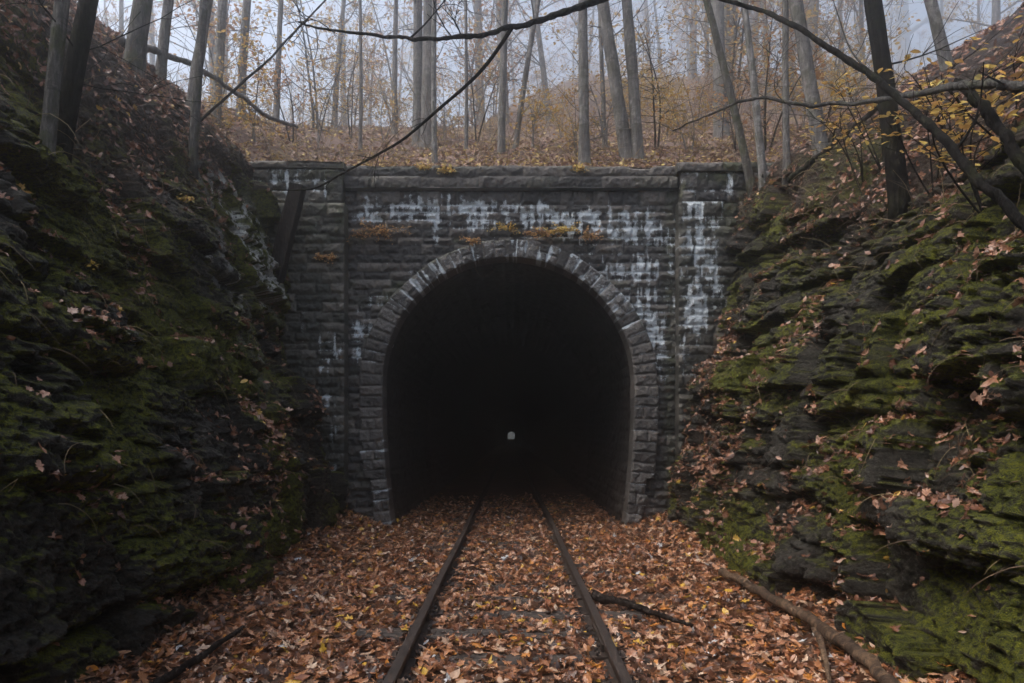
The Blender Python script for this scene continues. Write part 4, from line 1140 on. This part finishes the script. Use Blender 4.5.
# dry stalks, brambles and twigs over banks and woodland floor
def stalks():
    r = np.random.default_rng(1201); mb = MB()
    for H, m in ((HL, 520), (HR, 420)):
        V, n, kk = H['V'].reshape(-1, 3), H['n'].reshape(-1, 3), H['k'].ravel()
        ok = np.where((kk > H['ktop'].ravel() - .3) & (kk < 8.2) & (V[:, 1] > 3) & (np.abs(V[:, 0]) < 11))[0]
        for k in r.choice(ok, m):
            p = V[k]; d = np.array([r.normal(0, .6) - .5 * np.sign(p[0]), r.normal(0, .5), r.uniform(.1, 1)])
            L = r.uniform(.15, .6); mb.tube(curve_pts(p, d, L, 6, .6, r, -.8), np.linspace(.004, .0015, 7), 3, cap=False)
    for H, m in ((HL, 420), (HR, 420)):
        V, n, kk = H['V'].reshape(-1, 3), H['n'].reshape(-1, 3), H['k'].ravel()
        ok = np.where((kk > 1.2) & (kk < H['ktop'].ravel() + .2) & (V[:, 1] > 3) & (n[:, 2] > .35))[0]
        for k in r.choice(ok, m):
            p = V[k] - n[k] * .02; d = n[k] + r.normal(0, .5, 3)
            L = r.uniform(.10, .45); mb.tube(curve_pts(p, d, L, 7, .7, r, -2.2), np.linspace(.0035, .0012, 8), 3, cap=False)
    for q in range(900):
        y = 13.3 + 22 * r.random() ** 1.6; x = r.uniform(-.7, .6) * y
        p = np.array([x, y, float(wood_h(x, y)) - .03]); d = np.array([r.normal(0, .5), r.normal(0, .4), r.uniform(.2, 1.2)])
        L = r.uniform(.2, 1.3) * (1 + y / 40); mb.tube(curve_pts(p, d, L, 6, .6, r, -.2), np.linspace(.006, .002, 7) * (1 + y / 40), 3, cap=False)
    o = mb.build('undergrowth', M['stalk'])
    tag(o, 'dry stalks and brambles over the banks and woodland floor', 'undergrowth', kind='stuff')
stalks()

# ------------------------------------------------------------------ haze
def haze():
    lo, hi = np.array([-90, -12, -2.0]), np.array([90, 198, 78.0])
    V = np.array([[(lo, hi)[(k >> j) & 1][j] for j in range(3)] for k in range(8)])
    f = np.array([(0, 2, 3, 1), (4, 5, 7, 6), (0, 1, 5, 4), (2, 6, 7, 3), (0, 4, 6, 2), (1, 3, 7, 5)])
    o = mesh_np('haze', V, [f], M['air'], smooth=False)
    tag(o, 'thin pale autumn fog filling the cutting and the woodland', 'haze', kind='stuff')
haze()

# ------------------------------------------------------------------ light, sky, camera
SUN_EL, SUN_ROT = math.radians(56), math.radians(-102)
w = bpy.data.worlds.new('World'); scene.world = w; w.use_nodes = True
nt = w.node_tree; nt.nodes.clear(); N = NT(nt)
sky = N.n('ShaderNodeTexSky', sky_type='NISHITA', sun_disc=False, sun_elevation=SUN_EL, sun_rotation=SUN_ROT, air_density=1.0, dust_density=3.0, ozone_density=1.0)
hs = N.n('ShaderNodeHueSaturation', inp={'Saturation': .6, 'Color': sky.outputs[0]})
bg = N.n('ShaderNodeBackground', inp={'Color': hs.outputs[0], 'Strength': .15})
out = N.n('ShaderNodeOutputWorld'); nt.links.new(bg.outputs[0], out.inputs[0])
sl = bpy.data.lights.new('sun', 'SUN'); sl.energy = 1.5; sl.angle = math.radians(40); sl.color = (1, .94, .86)
so = link(bpy.data.objects.new('sun', sl))
dv = Vector((math.sin(SUN_ROT) * math.cos(SUN_EL), math.cos(SUN_ROT) * math.cos(SUN_EL), math.sin(SUN_EL)))
so.rotation_euler = dv.to_track_quat('Z', 'Y').to_euler()

cam = bpy.data.cameras.new('camera'); co = link(bpy.data.objects.new('camera', cam))
co.location = (0, 0, CZ); co.rotation_euler = (math.pi / 2, 0, 0)
cam.sensor_fit = 'HORIZONTAL'; cam.sensor_width = 36; cam.lens = 36 * F / 1024
cam.shift_x = -(CX - 512) / 1024; cam.shift_y = (CY - 341.5) / 1024
cam.clip_start = .05; cam.clip_end = 3000
scene.camera = co
scene.render.resolution_x, scene.render.resolution_y = 1024, 683
vs = scene.view_settings; vs.view_transform = 'Standard'; vs.look = 'None'; vs.gamma = 1; vs.exposure = 1.42; vs.use_curve_mapping = False
cy = scene.cycles
cy.use_denoising = True; cy.max_bounces = 6; cy.diffuse_bounces = 3; cy.glossy_bounces = 2; cy.transmission_bounces = 3; cy.volume_bounces = 1; cy.transparent_max_bounces = 6
cy.caustics_reflective = False; cy.caustics_refractive = False
